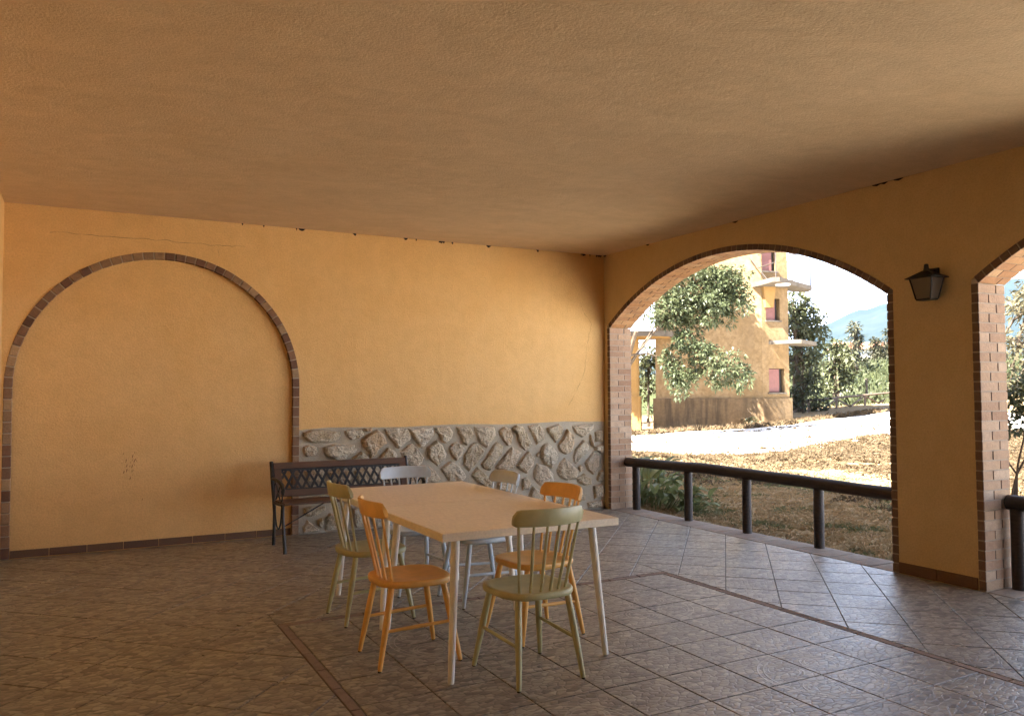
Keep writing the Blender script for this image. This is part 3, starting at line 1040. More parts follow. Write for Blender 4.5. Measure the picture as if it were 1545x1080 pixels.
def stone(poly):
    pl = [on_back_wall(*p) for p in poly]
    if min(p[1] for p in pl) < 0.02:
        pl = [(a, max(b, 0.015)) for a, b in pl]
    cx, cz = np.mean(pl, 0)
    # resample the outline
    q = []
    for i, a in enumerate(pl):
        b = pl[(i + 1) % len(pl)]
        q.append(a)
        if math.hypot(b[0] - a[0], b[1] - a[1]) > 0.06:
            q.append(((a[0] + b[0]) / 2 + RNG.uniform(-0.005, 0.005), (a[1] + b[1]) / 2 + RNG.uniform(-0.005, 0.005)))
    q = [(a - cx, b - cz) for a, b in q]
    n = len(q)
    dep = RNG.uniform(0.024, 0.042)
    tx, tz = RNG.uniform(-0.12, 0.12, 2)
    V = []
    for sc, yy in ((1.04, 0.014), (0.98, 0.004 - dep * 0.35), (0.86, 0.0 - dep * 0.8), (0.62, -dep), (0.3, -dep)):
        for a, b in q:
            nz = mnoise.noise(Vector((a * sc * 22 + cx * 9, b * sc * 22, cz * 7)))
            n2 = mnoise.noise(Vector((a * sc * 60 + cx * 9, b * sc * 60, cz * 7)))
            am = 0.0 if yy > 0.01 else 1.0
            V.append((a * sc, yy + am * (0.015 * nz + 0.010 * n2 + tx * a * sc + tz * b * sc) , b * sc))
    V.append((0, -dep, 0))
    F = []
    for r in range(4):
        F += [(r * n + i, r * n + (i + 1) % n, (r + 1) * n + (i + 1) % n, (r + 1) * n + i) for i in range(n)]
    F += [(4 * n + i, 4 * n + (i + 1) % n, 5 * n) for i in range(n)]
    m = mesh('stone', V, F, MAT['stone'])
    bm = bmesh.new(); bm.from_mesh(m); bmesh.ops.recalc_face_normals(bm, faces=bm.faces); bm.to_mesh(m); bm.free()
    obj('stone', m, mortar, (cx, 0.004, cz))


for txt, x0, y0, sc in ((SA, 450, 630, 5.8375), (SB, 680, 625, 6.4375)):
    for st in txt.split('|'):
        stone([(x0 + float(a.split(',')[0]) / sc, y0 + float(a.split(',')[1]) / sc) for a in st.split()])


def crack(pts, ax, w=0.0022, parent=bw, name='crack'):
    """a hairline crack as a thin dark ribbon standing a little proud"""
    V, F = [], []
    P = []
    for i in range(len(pts) - 1):
        for k in range(6):
            t = k / 6
            P.append((pts[i][0] + t * (pts[i + 1][0] - pts[i][0]) + RNG.uniform(-0.008, 0.008), pts[i][1] + t * (pts[i + 1][1] - pts[i][1]) + RNG.uniform(-0.008, 0.008)))
    P.append(pts[-1])
    for i, p in enumerate(P):
        a, b = P[max(0, i - 1)], P[min(len(P) - 1, i + 1)]
        L = math.hypot(b[0] - a[0], b[1] - a[1]) + 1e-9
        nn = (-(b[1] - a[1]) / L, (b[0] - a[0]) / L)
        ww = w * RNG.uniform(0.15, 1.0)
        for s_ in (-1, 1):
            V.append((p[0] + s_ * ww * nn[0], -0.0015, p[1] + s_ * ww * nn[1]))
    for i in range(len(P) - 1):
        F.append((2 * i, 2 * i + 1, 2 * i + 3, 2 * i + 2))
    obj(name, mesh(name, V, F, MAT['mud']), parent)


crack([(-6.02, 2.898), (-5.62, 2.9), (-5.05, 2.901), (-4.57, 2.889), (-4.32, 2.902)], 0, 0.0016)
crack([(-4.573, 2.889), (-4.57, 2.79)], 0, 0.0010)
crack([(-0.421, 2.741), (-0.308, 2.42), (-0.183, 2.261), (-0.263, 2.012), (-0.295, 1.685), (-0.413, 1.442), (-0.529, 1.266)], 0, 0.0014)

# scuff marks low on the panel
sm = simple('brown_scuff', (0.20, 0.075, 0.03), 0.9, 0.2, 30)
for k in range(26):
    px_, pz_ = RNG.normal(-5.335, 0.028), RNG.normal(0.75, 0.07)
    if k == 0: px_, pz_ = -5.225, 0.445
    r_ = RNG.uniform(0.003, 0.010)
    V = [(px_ + r_ * RNG.uniform(0.5, 1) * cos(q) * 0.5 + 0.4 * r_ * sin(q), 0.0445, pz_ + 2.2 * r_ * RNG.uniform(0.6, 1.1) * sin(q)) for q in np.linspace(0, 2 * pi, 9)[:-1]]
    V = [(a, 0.0435, b) for a, _, b in V]
    obj('scuff', mesh('scuff', V, [tuple(range(8))], sm), bw)

# left wall, far end wall, ceiling, house around the porch
lw = empty('side_wall', (0, 0, 0), 0, 'bright ochre wall just entering at the edge beside the blind arch', 'wall', kind='thing')
MB().box((-6.62, SOUTH, -0.3), (-6.372, 0.044, HC + 0.02)).build('plaster', MAT['wall'], lw)
sw = empty('end_wall', (0, 0, 0), 0, 'plain ochre end wall closing the porch opposite the blind arch', 'wall', kind='thing')
MB().box((-6.371, SOUTH + 0.001, -0.3), (-0.001, SOUTH + 0.15, HC - 0.001)).build('plaster', MAT['wall'], sw)
ce = tag(MB().box((-6.6, SOUTH, HC), (-0.001, -0.001, HC + 0.28)).build('ceiling', MAT['ceil']), 'smooth tan plaster ceiling with faint trowel marks', kind='structure')
house = empty('farmhouse', (0, 0, 0), 0, 'ochre farmhouse whose ground floor holds the porch', 'house', kind='thing')
MB().box((-14.0, 0.62, -0.3), (TH, 7.0, 4.05)).build('wall', MAT['wall'], house)
MB().box((-14.0, -5.0, HC + 0.3), (TH, 0.6, 4.05)).build('upper_wall', MAT['wall'], house)
MB().box((-14.0, SOUTH, -0.3), (-6.65, 0.6, HC + 0.28)).build('wing', MAT['wall'], house)
MB().add([(0.85, -5.4, 4.05), (0.85, 7.6, 4.05), (-6.8, 7.6, 6.4), (-6.8, -5.4, 6.4), (0.85, -5.4, 4.17), (0.85, 7.6, 4.17), (-6.8, 7.6, 6.55), (-6.8, -5.4, 6.55)],
         [(0, 1, 2, 3), (7, 6, 5, 4), (0, 4, 5, 1), (1, 5, 6, 2), (2, 6, 7, 3), (3, 7, 4, 0)]).build('roof', MAT['roof'], house)

# ceiling joint: dark mud dabs where plaster has fallen away
for (x_, y_, w_) in ((-3.762, -0.006, 0.05), (-2.623, -0.006, 0.04), (-2.205, -0.006, 0.05), (-1.606, -0.006, 0.045), (-0.301, -0.006, 0.06), (-0.06, -0.006, 0.07), (-0.95, -0.006, 0.03), (-3.2, -0.006, 0.03)) + tuple((q0 + RNG.normal(0, 0.09), -0.006, RNG.uniform(0.006, 0.022)) for q0 in (-3.76, -3.7, -2.62, -2.55, -2.2, -2.12, -1.6, -0.3, -0.2, -0.06, -4.4, -4.1)):
    V, F = [], []
    for r, (sc, zz) in enumerate(((1.0, 0.0), (0.8, 0.02), (0.3, 0.038))):
        for q in range(8):
            a = 2 * pi * q / 8
            V.append((0.62 * sc * w_ * (1 + 0.45 * RNG.uniform(-1, 1)) * cos(a), -0.012 * sc * max(0, sin(a)) - 0.002, -0.55 * zz * RNG.uniform(0.4, 1.3) if sc < 1 else 0.0))
    for r in range(2):
        F += [(r * 8 + i, r * 8 + (i + 1) % 8, r * 8 + 8 + (i + 1) % 8, r * 8 + 8 + i) for i in range(8)]
    F.append(tuple(range(16, 24)))
    obj('mud_dab', mesh('mud_dab', V, F, MAT['mud']), bw, (x_, -0.001, HC))
for y_, w_ in ((-0.906, 0.03), (-2.321, 0.035), (-3.95, 0.04), (-4.02, 0.03), (-4.15, 0.04), (-0.04, 0.03)):
    MB().tube([(-0.006, y_ - w_, HC - 0.004), (-0.009, y_, HC - 0.010), (-0.006, y_ + w_, HC - 0.004)], [0.003, 0.009, 0.004], 6).build('mud_dab', MAT['mud'], arcade)

# ------------------------------------------------------------------ tables
def make_table(y0, y1, label):
    x0, x1 = -4.17, -3.115
    t = empty('square_table', ((x0 + x1) / 2, (y0 + y1) / 2, 0), 0, label, 'table', 'square tables pushed together')
    hx, hy = (x1 - x0) / 2, (y1 - y0) / 2
    MB().box((-hx, -hy, 0.708), (hx, hy, 0.75), 0.003).build('tabletop', MAT['tabletop'], t)
    for sx in (-1, 1):
        for sy in (-1, 1):
            foot = (sx * (hx - 0.065), sy * (hy - 0.045), 0.0)
            top = (sx * (hx - 0.115), sy * (hy - 0.10), 0.708)
            MB().tube([foot, tuple(foot[i] * 0.995 + top[i] * 0.005 for i in range(3)), tuple(foot[i] * 0.97 + top[i] * 0.03 for i in range(3)), top], [0.012, 0.0155, 0.0165, 0.0235], 16).build('leg', MAT['tableleg'], t, True)
    return t


make_table(-4.655, -3.6135, 'cream square table nearest the camera, sage chair at its free end')
make_table(-3.6125, -2.571, 'cream square table with grey blue chair at its end, nearer the stone wall')


# ------------------------------------------------------------------ chairs
def make_chair(mat, label, loc, rz):
    t = empty('spindle_chair', loc, rz, label, 'chair', 'spindle back chairs round the tables')
    # seat
    n = 48
    def outline(k, sc):
        a = 2 * pi * k / n
        ca, sa = cos(a), sin(a)
        e = 2.0 / 3.0
        x = 0.212 * math.copysign(abs(ca) ** e, ca)
        y = 0.212 * math.copysign(abs(sa) ** e, sa)
        x *= 1.0 + 0.05 * (y / 0.212)
        return x * sc, y * sc
    rings = [(0.90, 0.412), (0.985, 0.418), (1.0, 0.428), (1.0, 0.440), (0.985, 0.447), (0.95, 0.450), (0.85, 0.448), (0.68, None), (0.45, None), (0.2, None)]
    V, F = [], []
    for sc, z in rings:
        for k in range(n):
            x, y = outline(k, sc)
            zz = z
            if zz is None:
                zz = 0.448 - 0.011 * (1 - (sc / 0.85) ** 2) * (1.0 if y < 0.05 else 1 - 0.6 * abs(cos(x * 14)) * min(1, (y - 0.05) / 0.1))
            V.append((x, y, zz))
    for r in range(len(rings) - 1):
        F += [(r * n + k, r * n + (k + 1) % n, (r + 1) * n + (k + 1) % n, (r + 1) * n + k) for k in range(n)]
    F.append(tuple(reversed(range(n))))
    F.append(tuple(range((len(rings) - 1) * n, len(rings) * n)))
    obj('seat', mesh('seat', V, F, mat, True), t)
    legs = {}
    for sx in (-1, 1):
        for sy in (-1, 1):
            foot = Vector((sx * (0.205 if sy > 0 else 0.188), sy * 0.222, 0.006))
            top = Vector((sx * 0.145, sy * 0.145, 0.42))
            legs[sx, sy] = (foot, top)
            lg = MB().tube([foot, foot.lerp(top, 0.03), foot.lerp(top, 0.55), top], [0.0105, 0.0125, 0.0185, 0.0165], 12).build('leg', mat, t, True)
            MB().tube([foot - Vector((0, 0, 0.006)), foot + Vector((0, 0, 0.004))], 0.0095, 10).build('glide', MAT['rubber'], lg)
    for sx in (-1, 1):
        a = legs[sx, 1][0].lerp(legs[sx, 1][1], 0.50)
        b = legs[sx, -1][0].lerp(legs[sx, -1][1], 0.46)
        MB().tube([a, a.lerp(b, 0.5), b], [0.0085, 0.0105, 0.0085], 10).build('stretcher', mat, t, True)
    # top rail, bent in plan
    N = 24
    V, F = [], []
    for i in range(N + 1):
        u = -1 + 2 * i / N
        x = 0.203 * u
        yc = -0.252 + 0.062 * u * u
        up = 0.872 - 0.028 * max(0, (abs(u) - 0.86) / 0.14) ** 2.2 - 0.004 * u * u
        lo = 0.783 + 0.010 * max(0, (abs(u) - 0.9) / 0.1) ** 2
        for dy, z in ((-0.010, lo + 0.004), (-0.013, lo + 0.02), (-0.018, up - 0.008), (-0.013, up), (0.0, up), (0.004, up - 0.008), (0.010, lo + 0.02), (0.009, lo + 0.003), (0.0, lo)):
            V.append((x * (1 - dy * 0.3), yc + dy - 0.008 * (z - 0.783) / 0.09, z))
    q = 9
    for i in range(N):
        F += [(i * q + k, i * q + (k + 1) % q, (i + 1) * q + (k + 1) % q, (i + 1) * q + k) for k in range(q)]
    F += [tuple(reversed(range(q))), tuple(range(N * q, (N + 1) * q))]
    rm_ = MB().add(V, F).me('top_rail', mat, True)
    obj('top_rail', rm_, t)
    for i in range(6):
        u = -1 + 2 * i / 5
        b = Vector((0.135 * u, -0.168 + 0.03 * u * u, 0.445))
        e = Vector((0.176 * u, -0.252 + 0.062 * (0.176 * u / 0.203) ** 2, 0.79))
        MB().tube([b, b.lerp(e, 0.4), e], [0.0078, 0.0083, 0.0068], 8).build('spindle', mat, t, True)
    return t


def clone_chair(src, label, loc, rz):
    c = copy_tree(src)
    c.location = loc
    c.rotation_euler = (0, 0, rz)
    c['label'] = label
    return c


gch = make_chair(MAT['green'], 'sage green spindle chair at the near end, its back to the camera', (-3.68, -4.64, 0), 0.03)
clone_chair(gch, 'sage green spindle chair on the blind arch side, beyond the orange one', (-4.07, -3.225, 0), -pi / 2 + 0.03)
och = make_chair(MAT['orange'], 'orange spindle chair on the blind arch side, by the near table corner', (-4.134, -4.10, 0), -pi / 2 - 0.03)
clone_chair(och, 'orange spindle chair on the garden arch side, behind the sage one', (-3.315, -4.06, 0), pi / 2 + 0.08)
bch = make_chair(MAT['blue'], 'grey blue spindle chair at the far table end, in front of the bench', (-3.545, -2.67, 0), pi)
clone_chair(bch, 'grey blue spindle chair on the garden arch side, against the stone dado', (-3.26, -3.18, 0), pi / 2 + 0.02)

# ------------------------------------------------------------------ bench
bn = empty('garden_bench', (-3.43, -0.55, 0), 0, 'dark iron and wood garden bench with lattice back against the wall', 'bench')
XL = 0.685
def bpos(s, up):                     # point on the leaning back: s along x, up = height
    return (s, 0.10 + (up - 0.42) * 0.36, up)
for sx in (-1, 1):
    x = sx * XL
    sf = empty('end_frame', (x, 0, 0)); sf.parent = bn
    MB().tube([(0, 0.10, 0.0), (0, 0.075, 0.14), (0, 0.07, 0.30), (0, 0.10, 0.42), (0, 0.165, 0.60), (0, 0.225, 0.775)], [0.016, 0.015, 0.014, 0.016, 0.018, 0.018], 8).build('back_post', MAT['iron'], sf, True)
    MB().tube([(0, -0.40, 0.0), (0, -0.345, 0.15), (0, -0.30, 0.30), (0, -0.29, 0.40), (0, -0.30, 0.43)], [0.017, 0.015, 0.014, 0.016, 0.02], 8).build('front_leg', MAT['iron'], sf, True)
    arm = [(0, 0.175, 0.615), (0, 0.05, 0.625), (0, -0.12, 0.618), (0, -0.25, 0.60), (0, -0.31, 0.56), (0, -0.295, 0.52), (0, -0.26, 0.53), (0, -0.27, 0.555)]
    MB().tube(arm, [0.014, 0.016, 0.017, 0.018, 0.017, 0.014, 0.012, 0.01], 8).build('armrest', MAT['iron'], sf, True)
    MB().tube([(0, -0.32, 0.42), (0, -0.1, 0.405), (0, 0.1, 0.40)], 0.013, 8).build('seat_bar', MAT['iron'], sf, True)
    sc = []
    for k in range(26):
        a = 2 * pi * k / 25
        sc.append((0, -0.10 + 0.17 * sin(a) , 0.515 + 0.075 * sin(2 * a)))
    MB().tube(sc, 0.007, 6).build('scroll', MAT['iron'], sf, True)
    sc = [(0, -0.10 + 0.14 * cos(pi + pi * k / 14), 0.38 - 0.20 * sin(pi * k / 14)) for k in range(15)]
    MB().tube(sc, 0.008, 6).build('brace_scroll', MAT['iron'], sf, True)
for i in range(5):
    y = -0.315 + i * 0.085
    MB().box((-XL - 0.0, y - 0.033, 0.422 - 0.012 * (i > 0) * i * 0.3), (XL, y + 0.033, 0.444 - 0.012 * (i > 0) * i * 0.3), 0.004).build('seat_slat', MAT['slat'], bn)
def backboard(x0, x1, u0, u1, th, name, mat):
    V = []
    for x in (x0, x1):
        for u in (u0, u1):
            p = bpos(x, u)
            for d in (-th, 0.0):
                V.append((p[0], p[1] + d, p[2] + d * -0.3))
    MB().add(V, [(0, 1, 3, 2), (4, 6, 7, 5), (0, 4, 5, 1), (2, 3, 7, 6), (0, 2, 6, 4), (1, 5, 7, 3)]).build(name, mat, bn)
backboard(-XL + 0.015, XL - 0.015, 0.70, 0.758, 0.024, 'back_slat', MAT['slat'])
backboard(-XL + 0.015, XL - 0.015, 0.445, 0.505, 0.024, 'back_slat', MAT['slat'])
for s_ in (-1, 1):
    a, b = sorted((s_ * (XL - 0.018), s_ * (XL - 0.085)))
    backboard(a, b, 0.507, 0.698, 0.022, 'back_stile', MAT['slat'])
lat = MB()
u0, u1 = 0.507, 0.698
xs = XL - 0.088
for sgn in (-1, 1):
    k = -30
    while k < 30:
        xa = k * 0.082
        dx = 0.108
        pa, pb = [xa, u0], [xa + sgn * dx, u1]
        lo_, hi_ = -xs, xs
        def at(t): return (pa[0] + t * (pb[0] - pa[0]), pa[1] + t * (pb[1] - pa[1]))
        t0, t1 = 0.0, 1.0
        for lim in (lo_, hi_):
            tt = (lim - pa[0]) / (pb[0] - pa[0])
            inside0 = lo_ <= pa[0] <= hi_
            if 0 < tt < 1:
                if inside0: t1 = min(t1, tt)
                else: t0 = max(t0, tt)
        if (lo_ <= at((t0 + t1) / 2)[0] <= hi_):
            a, b = at(t0), at(t1)
            hw = 0.0105
            L = math.hypot(b[0] - a[0], b[1] - a[1])
            if L > 0.02:
                nn = (-(b[1] - a[1]) / L * hw, (b[0] - a[0]) / L * hw)
                o_ = -0.011 if sgn > 0 else -0.0075
                V = []
                for (x, u) in ((a[0] + nn[0], a[1] + nn[1]), (b[0] + nn[0], b[1] + nn[1]), (b[0] - nn[0], b[1] - nn[1]), (a[0] - nn[0], a[1] - nn[1])):
                    p = bpos(x, u)
                    V.append((p[0], p[1] + o_, p[2]))
                V += [(v[0], v[1] + 0.008, v[2]) for v in V]
                lat.add(V, [(0, 1, 2, 3), (7, 6, 5, 4), (0, 4, 5, 1), (1, 5, 6, 2), (2, 6, 7, 3), (3, 7, 4, 0)])
        k += 1
for u in (u0 + 0.006, u1 - 0.006):
    p, q = bpos(-xs, u), bpos(xs, u)
    lat.box((p[0], p[1] - 0.014, u - 0.008), (q[0], p[1] + 0.003, u + 0.008))
lat.build('lattice_panel', MAT['iron'], bn)
for sx in (-1, 1):
    MB().tube([(sx * XL, -0.29, 0.22), (sx * (XL - 0.42), -0.2, 0.415)], 0.006, 6).build('stay_rod', MAT['iron'], bn)

# ------------------------------------------------------------------ log railings in the arches
def log(pts, r, name, parent, n=12):
    P = []
    for i in range(len(pts) - 1):
        for k in range(6):
            P.append(Vector(pts[i]).lerp(Vector(pts[i + 1]), k / 6))
    P.append(Vector(pts[-1]))
    rr = [r * (1 + 0.05 * mnoise.noise(Vector((i * 0.7, r * 90, pts[0][1])))) for i in range(len(P))]
    P = [p + Vector((0.004 * mnoise.noise(p * 3), 0, 0.006 * mnoise.noise(p * 2.3 + Vector((5, 0, 0))))) for p in P]
    return MB().tube(P, rr, n).build(name, MAT['log'], parent, True)


rl = empty('log_railing', (0.245, -2.07, 0), 0, 'dark log railing with four posts across the arch facing the tower', 'railing')
for dy in (1.765, 0.81, -0.09, -1.0):
    log([(0, dy, -0.08), (0.0, dy, 0.54)], 0.047, 'post', rl)
log([(-0.012, 1.925, 0.565), (0, 0.6, 0.60), (0.005, -0.6, 0.592), (0, -1.94, 0.578)], 0.056, 'rail', rl)
rl2 = empty('log_railing', (0.27, -6.72, 0), 0, 'dark log railing cut off at the picture edge in the second arch', 'railing')
for dy in (1.87, 0.9, 0.0, -0.9):
    log([(0, dy, -0.08), (0.0, dy, 0.58)], 0.050, 'post', rl2)
log([(0, 1.935, 0.62), (0, 0.6, 0.625), (0, -1.9, 0.62)], 0.056, 'rail', rl2)

# ------------------------------------------------------------------ wall lantern on the pier
ln = empty('wall_lantern', (0.0, -4.44, 2.12), 0, 'black four sided lantern on the pier between two arches', 'lantern')
cxl = -0.105
def frustum(mb, z0, w0, d0, z1, w1, d1):
    V = [(cxl + a * d0, b * w0, z0) for a, b in ((-1, -1), (1, -1), (1, 1), (-1, 1))] + [(cxl + a * d1, b * w1, z1) for a, b in ((-1, -1), (1, -1), (1, 1), (-1, 1))]
    return mb.add(V, [(3, 2, 1, 0), (4, 5, 6, 7)] + [(i, (i + 1) % 4, 4 + (i + 1) % 4, 4 + i) for i in range(4)])
frustum(MB(), 0.0, 0.058, 0.044, 0.012, 0.062, 0.047).build('base', MAT['iron'], ln)
rf = frustum(MB(), 0.165, 0.122, 0.088, 0.172, 0.122, 0.088)
frustum(rf, 0.172, 0.120, 0.086, 0.225, 0.022, 0.020)
rf.build('roof', MAT['iron'], ln)
MB().tube([(cxl, 0, 0.22), (cxl, 0, 0.245), (cxl, 0, 0.272), (cxl, 0, 0.276)], [0.024, 0.018, 0.015, 0.008], 10).build('finial', MAT['iron'], ln, True)
fr = MB()
for a, b in ((-1, -1), (1, -1), (1, 1), (-1, 1)):
    fr.tube([(cxl + a * 0.046, b * 0.060, 0.01), (cxl + a * 0.070, b * 0.092, 0.166)], 0.0065, 6)
fr.build('frame', MAT['iron'], ln)
for a, b in ((-1, 0), (1, 0), (0, -1), (0, 1)):
    if a:
        V = [(cxl + a * 0.045, -0.057, 0.013), (cxl + a * 0.045, 0.057, 0.013), (cxl + a * 0.068, 0.089, 0.164), (cxl + a * 0.068, -0.089, 0.164)]
        W = [(v[0] - a * 0.003, v[1], v[2]) for v in V]
    else:
        V = [(cxl - 0.043, b * 0.058, 0.013), (cxl + 0.043, b * 0.058, 0.013), (cxl + 0.066, b * 0.090, 0.164), (cxl - 0.066, b * 0.090, 0.164)]
        W = [(v[0], v[1] - b * 0.003, v[2]) for v in V]
    MB().add(V + W, [(0, 1, 2, 3), (7, 6, 5, 4), (0, 4, 5, 1), (1, 5, 6, 2), (2, 6, 7, 3), (3, 7, 4, 0)]).build('pane', MAT['glass'], ln)
bb = [(0.013, 0.155), (0.020, 0.14), (0.033, 0.11), (0.036, 0.085), (0.028, 0.06), (0.01, 0.048)]
MB().tube([(cxl, 0, z) for r, z in bb], [r for r, z in bb], 12).build('bulb', MAT['bulb'], ln, True)
MB().box((-0.022, -0.04, 0.15), (-0.001, 0.04, 0.25), 0.004).build('wall_plate', MAT['iron'], ln)
MB().tube([(-0.02, 0, 0.235), (cxl, 0, 0.235)], 0.009, 8).build('bracket', MAT['iron'], ln)

# ------------------------------------------------------------------ litter on the floor
for (x, y, w, m_, lb) in ((-4.86, -3.078, 0.022, 'darkleaf', 'small dark dead leaf lying on the floor left of the chairs'), (-4.862, -2.682, 0.014, 'deadleaf', 'tiny tan dead leaf on the floor behind the dark one'),
                          (-2.458, -4.063, 0.012, 'darkleaf', 'tiny dark crumb of leaf on the round tile ornament near the table'), (-2.418, -4.931, 0.012, 'deadleaf', 'tiny orange leaf on the tiles right of the table'), (-5.13, -3.572, 0.014, 'darkleaf', 'small dark leaf nearest the left edge of the floor')):
    a = RNG.uniform(0, 6)
    V = []
    for t_, ww in ((-1, 0.0), (-0.5, 0.5), (0, 0.62), (0.5, 0.45), (1, 0.0)):
        for s_ in (-1, 1):
            V.append((w * t_ * cos(a) - s_ * w * ww * 0.6 * sin(a), w * t_ * sin(a) + s_ * w * ww * 0.6 * cos(a), 0.004 + 0.25 * w * (t_ * t_ + 0.4 * ww)))
    F = [(2 * i, 2 * i + 1, 2 * i + 3, 2 * i + 2) for i in range(4)]
    tag(obj('dead_leaf', mesh('dead_leaf', V, F, MAT[m_]), None, (x, y, 0.001)), lb, 'leaf')

# ------------------------------------------------------------------ tower across the lane
VD = Vector((0.665, 0.747, 0)).normalized()
TD = Vector((0.747, -0.665, 0)).normalized()
D_T = 31.5
pL = survey(990, 640, D_T); pL.z = 0
pC = survey(1152, 640, D_T - 1.0); pC.z = 0
FW = (pC - pL).length
TD = (pC - pL).normalized()
VD = Vector((-TD.y, TD.x, 0))
CH = radians(30)
T2 = TD * cos(CH) + VD * sin(CH)                    # direction of the canted corner face
pR = None
t_ = 0.1
while True:                                          # canted face ends where the corner is seen at px 1190
    q = pC + T2 * t_
    if project((q.x, q.y, 1.4))[0] >= 1191: break
    t_ += 0.01
CW = t_
pR = pC + T2 * CW
tower = empty('tower_house', tuple(pL), 0, 'tall weathered ochre tower with maroon shutters and concrete balconies', 'tower')
tower.rotation_euler = (0, 0, math.atan2(TD.y, TD.x))
# local frame: x along the front face, y into the building
T2l = (cos(CH), sin(CH))
RT = (FW + T2l[0] * CW, T2l[1] * CW)
def zpx(py, depth=D_T): return survey(1170, py, depth).z
ZT, ZP = 11.5, zpx(601)
def face(mb, p, q, holes, z0, z1, th):
    """wall face from p to q (local plan points) with window holes (u0,u1,z0,z1), reveals th deep"""
    L = math.hypot(q[0] - p[0], q[1] - p[1])
    d = ((q[0] - p[0]) / L, (q[1] - p[1]) / L)
    nin = (-d[1], d[0])
    us = sorted({0.0, L} | {h[0] for h in holes} | {h[1] for h in holes})
    zs = sorted({z0, z1} | {h[2] for h in holes} | {h[3] for h in holes})
    def P(u, z, w=0.0): return (p[0] + d[0] * u + nin[0] * w, p[1] + d[1] * u + nin[1] * w, z)
    for a, b in zip(us, us[1:]):
        for c_, e in zip(zs, zs[1:]):
            if any(h[0] <= a and b <= h[1] and h[2] <= c_ and e <= h[3] for h in holes): continue
            mb.add([P(a, c_), P(b, c_), P(b, e), P(a, e)], [(0, 1, 2, 3)])
    for h in holes:
        a, b, c_, e = h
        mb.add([P(a, c_), P(b, c_), P(b, e), P(a, e), P(a, c_, th), P(b, c_, th), P(b, e, th), P(a, e, th)], [(0, 4, 5, 1), (1, 5, 6, 2), (2, 6, 7, 3), (3, 7, 4, 0)])
    return P


wins = [(1156.5, 1177.5, 450, 483), (1159.5, 1183, 556, 592), (1151.5, 1174, 372, 408)]
def u_of(px):
    for t in np.linspace(0, CW, 400):
        q = pC + T2 * t
        if project((q.x, q.y, 3))[0] >= px: return float(t)
    return CW
def zc(py, px):
    q = pC + T2 * u_of(px)
    return survey(px, py, project((q.x, q.y, 2))[2]).z
holes = [(u_of(a), u_of(b), zc(d, (a + b) / 2), zc(c_, (a + b) / 2)) for a, b, c_, d in wins]
BKW = FW + T2l[0] * CW
mbt = MB()
face(mbt, (0, 0), (FW, 0), [], ZP, ZT, 0.2)
Pc = face(mbt, (FW, 0), RT, holes, ZP, ZT, 0.22)
face(mbt, RT, (RT[0], 5.0), [], ZP, ZT, 0.2)
face(mbt, (RT[0], 5.0), (0, 5.0), [], ZP, ZT, 0.2)
face(mbt, (0, 5.0), (0, 0), [], ZP, ZT, 0.2)
mbt.add([(0, 0, ZT), (FW, 0, ZT), (RT[0], RT[1], ZT), (RT[0], 5, ZT), (0, 5, ZT)], [(0, 1, 2, 3, 4)])
obj('wall', mesh('wall', mbt.v, mbt.f, MAT['tower']), tower)
e_ = 0.10
pl_out = [(-e_, -e_), (FW + e_ * 0.27, -e_), (RT[0] + e_, RT[1] - e_ * 0.6), (RT[0] + e_, 5 + e_), (-e_, 5 + e_)]
pb = MB()
pb.prism(pl_out, lambda u, v, w: (u, v, w), -0.6, ZP + 0.02)
pin = [(-e_ + 0.02, -e_ + 0.02), (FW, -e_ + 0.02), (RT[0] + e_ - 0.02, RT[1] - e_ * 0.4), (RT[0] + e_ - 0.02, 5), (0, 5)]
pb.build('plinth', MAT['plinth'], tower)
for h in holes:
    fr_ = empty('window', (0, 0, 0)); fr_.parent = tower
    a, b, c_, e = h
    w_ = b - a
    mb = MB()
    V = [Pc(u, z, w) for u, z, w in ((a + 0.01, c_ + 0.015, 0.10), (a + w_ * 0.74, c_ + 0.015, 0.10), (a + w_ * 0.74, e - 0.015, 0.10), (a + 0.01, e - 0.015, 0.10), (a + 0.01, c_ + 0.015, 0.14), (a + w_ * 0.74, c_ + 0.015, 0.14), (a + w_ * 0.74, e - 0.015, 0.14), (a + 0.01, e - 0.015, 0.14))]
    mb.add(V, [(0, 1, 2, 3), (7, 6, 5, 4), (0, 4, 5, 1), (1, 5, 6, 2), (2, 6, 7, 3), (3, 7, 4, 0)]).build('shutter', MAT['maroon'], fr_)
    V = [Pc(u, z, 0.215) for u, z in ((a, c_), (b, c_), (b, e), (a, e))]
    MB().add(V, [(0, 1, 2, 3)]).build('opening', MAT['dark'], fr_)
    V = [Pc(u, z, w) for w in (-0.05, 0.2) for u, z in ((a - 0.05, c_ - 0.06), (b + 0.05, c_ - 0.06), (b + 0.05, c_), (a - 0.05, c_))]
    MB().add(V, [(0, 1, 2, 3), (7, 6, 5, 4), (0, 4, 5, 1), (1, 5, 6, 2), (2, 6, 7, 3), (3, 7, 4, 0)]).build('sill', MAT['concrete'], fr_)
tinv = Matrix.Translation(pL) @ Matrix.Rotation(tower.rotation_euler.z, 4, 'Z')
tinv = tinv.inverted()
def tl(px, py, depth):
    return tinv @ survey(px, py, depth)
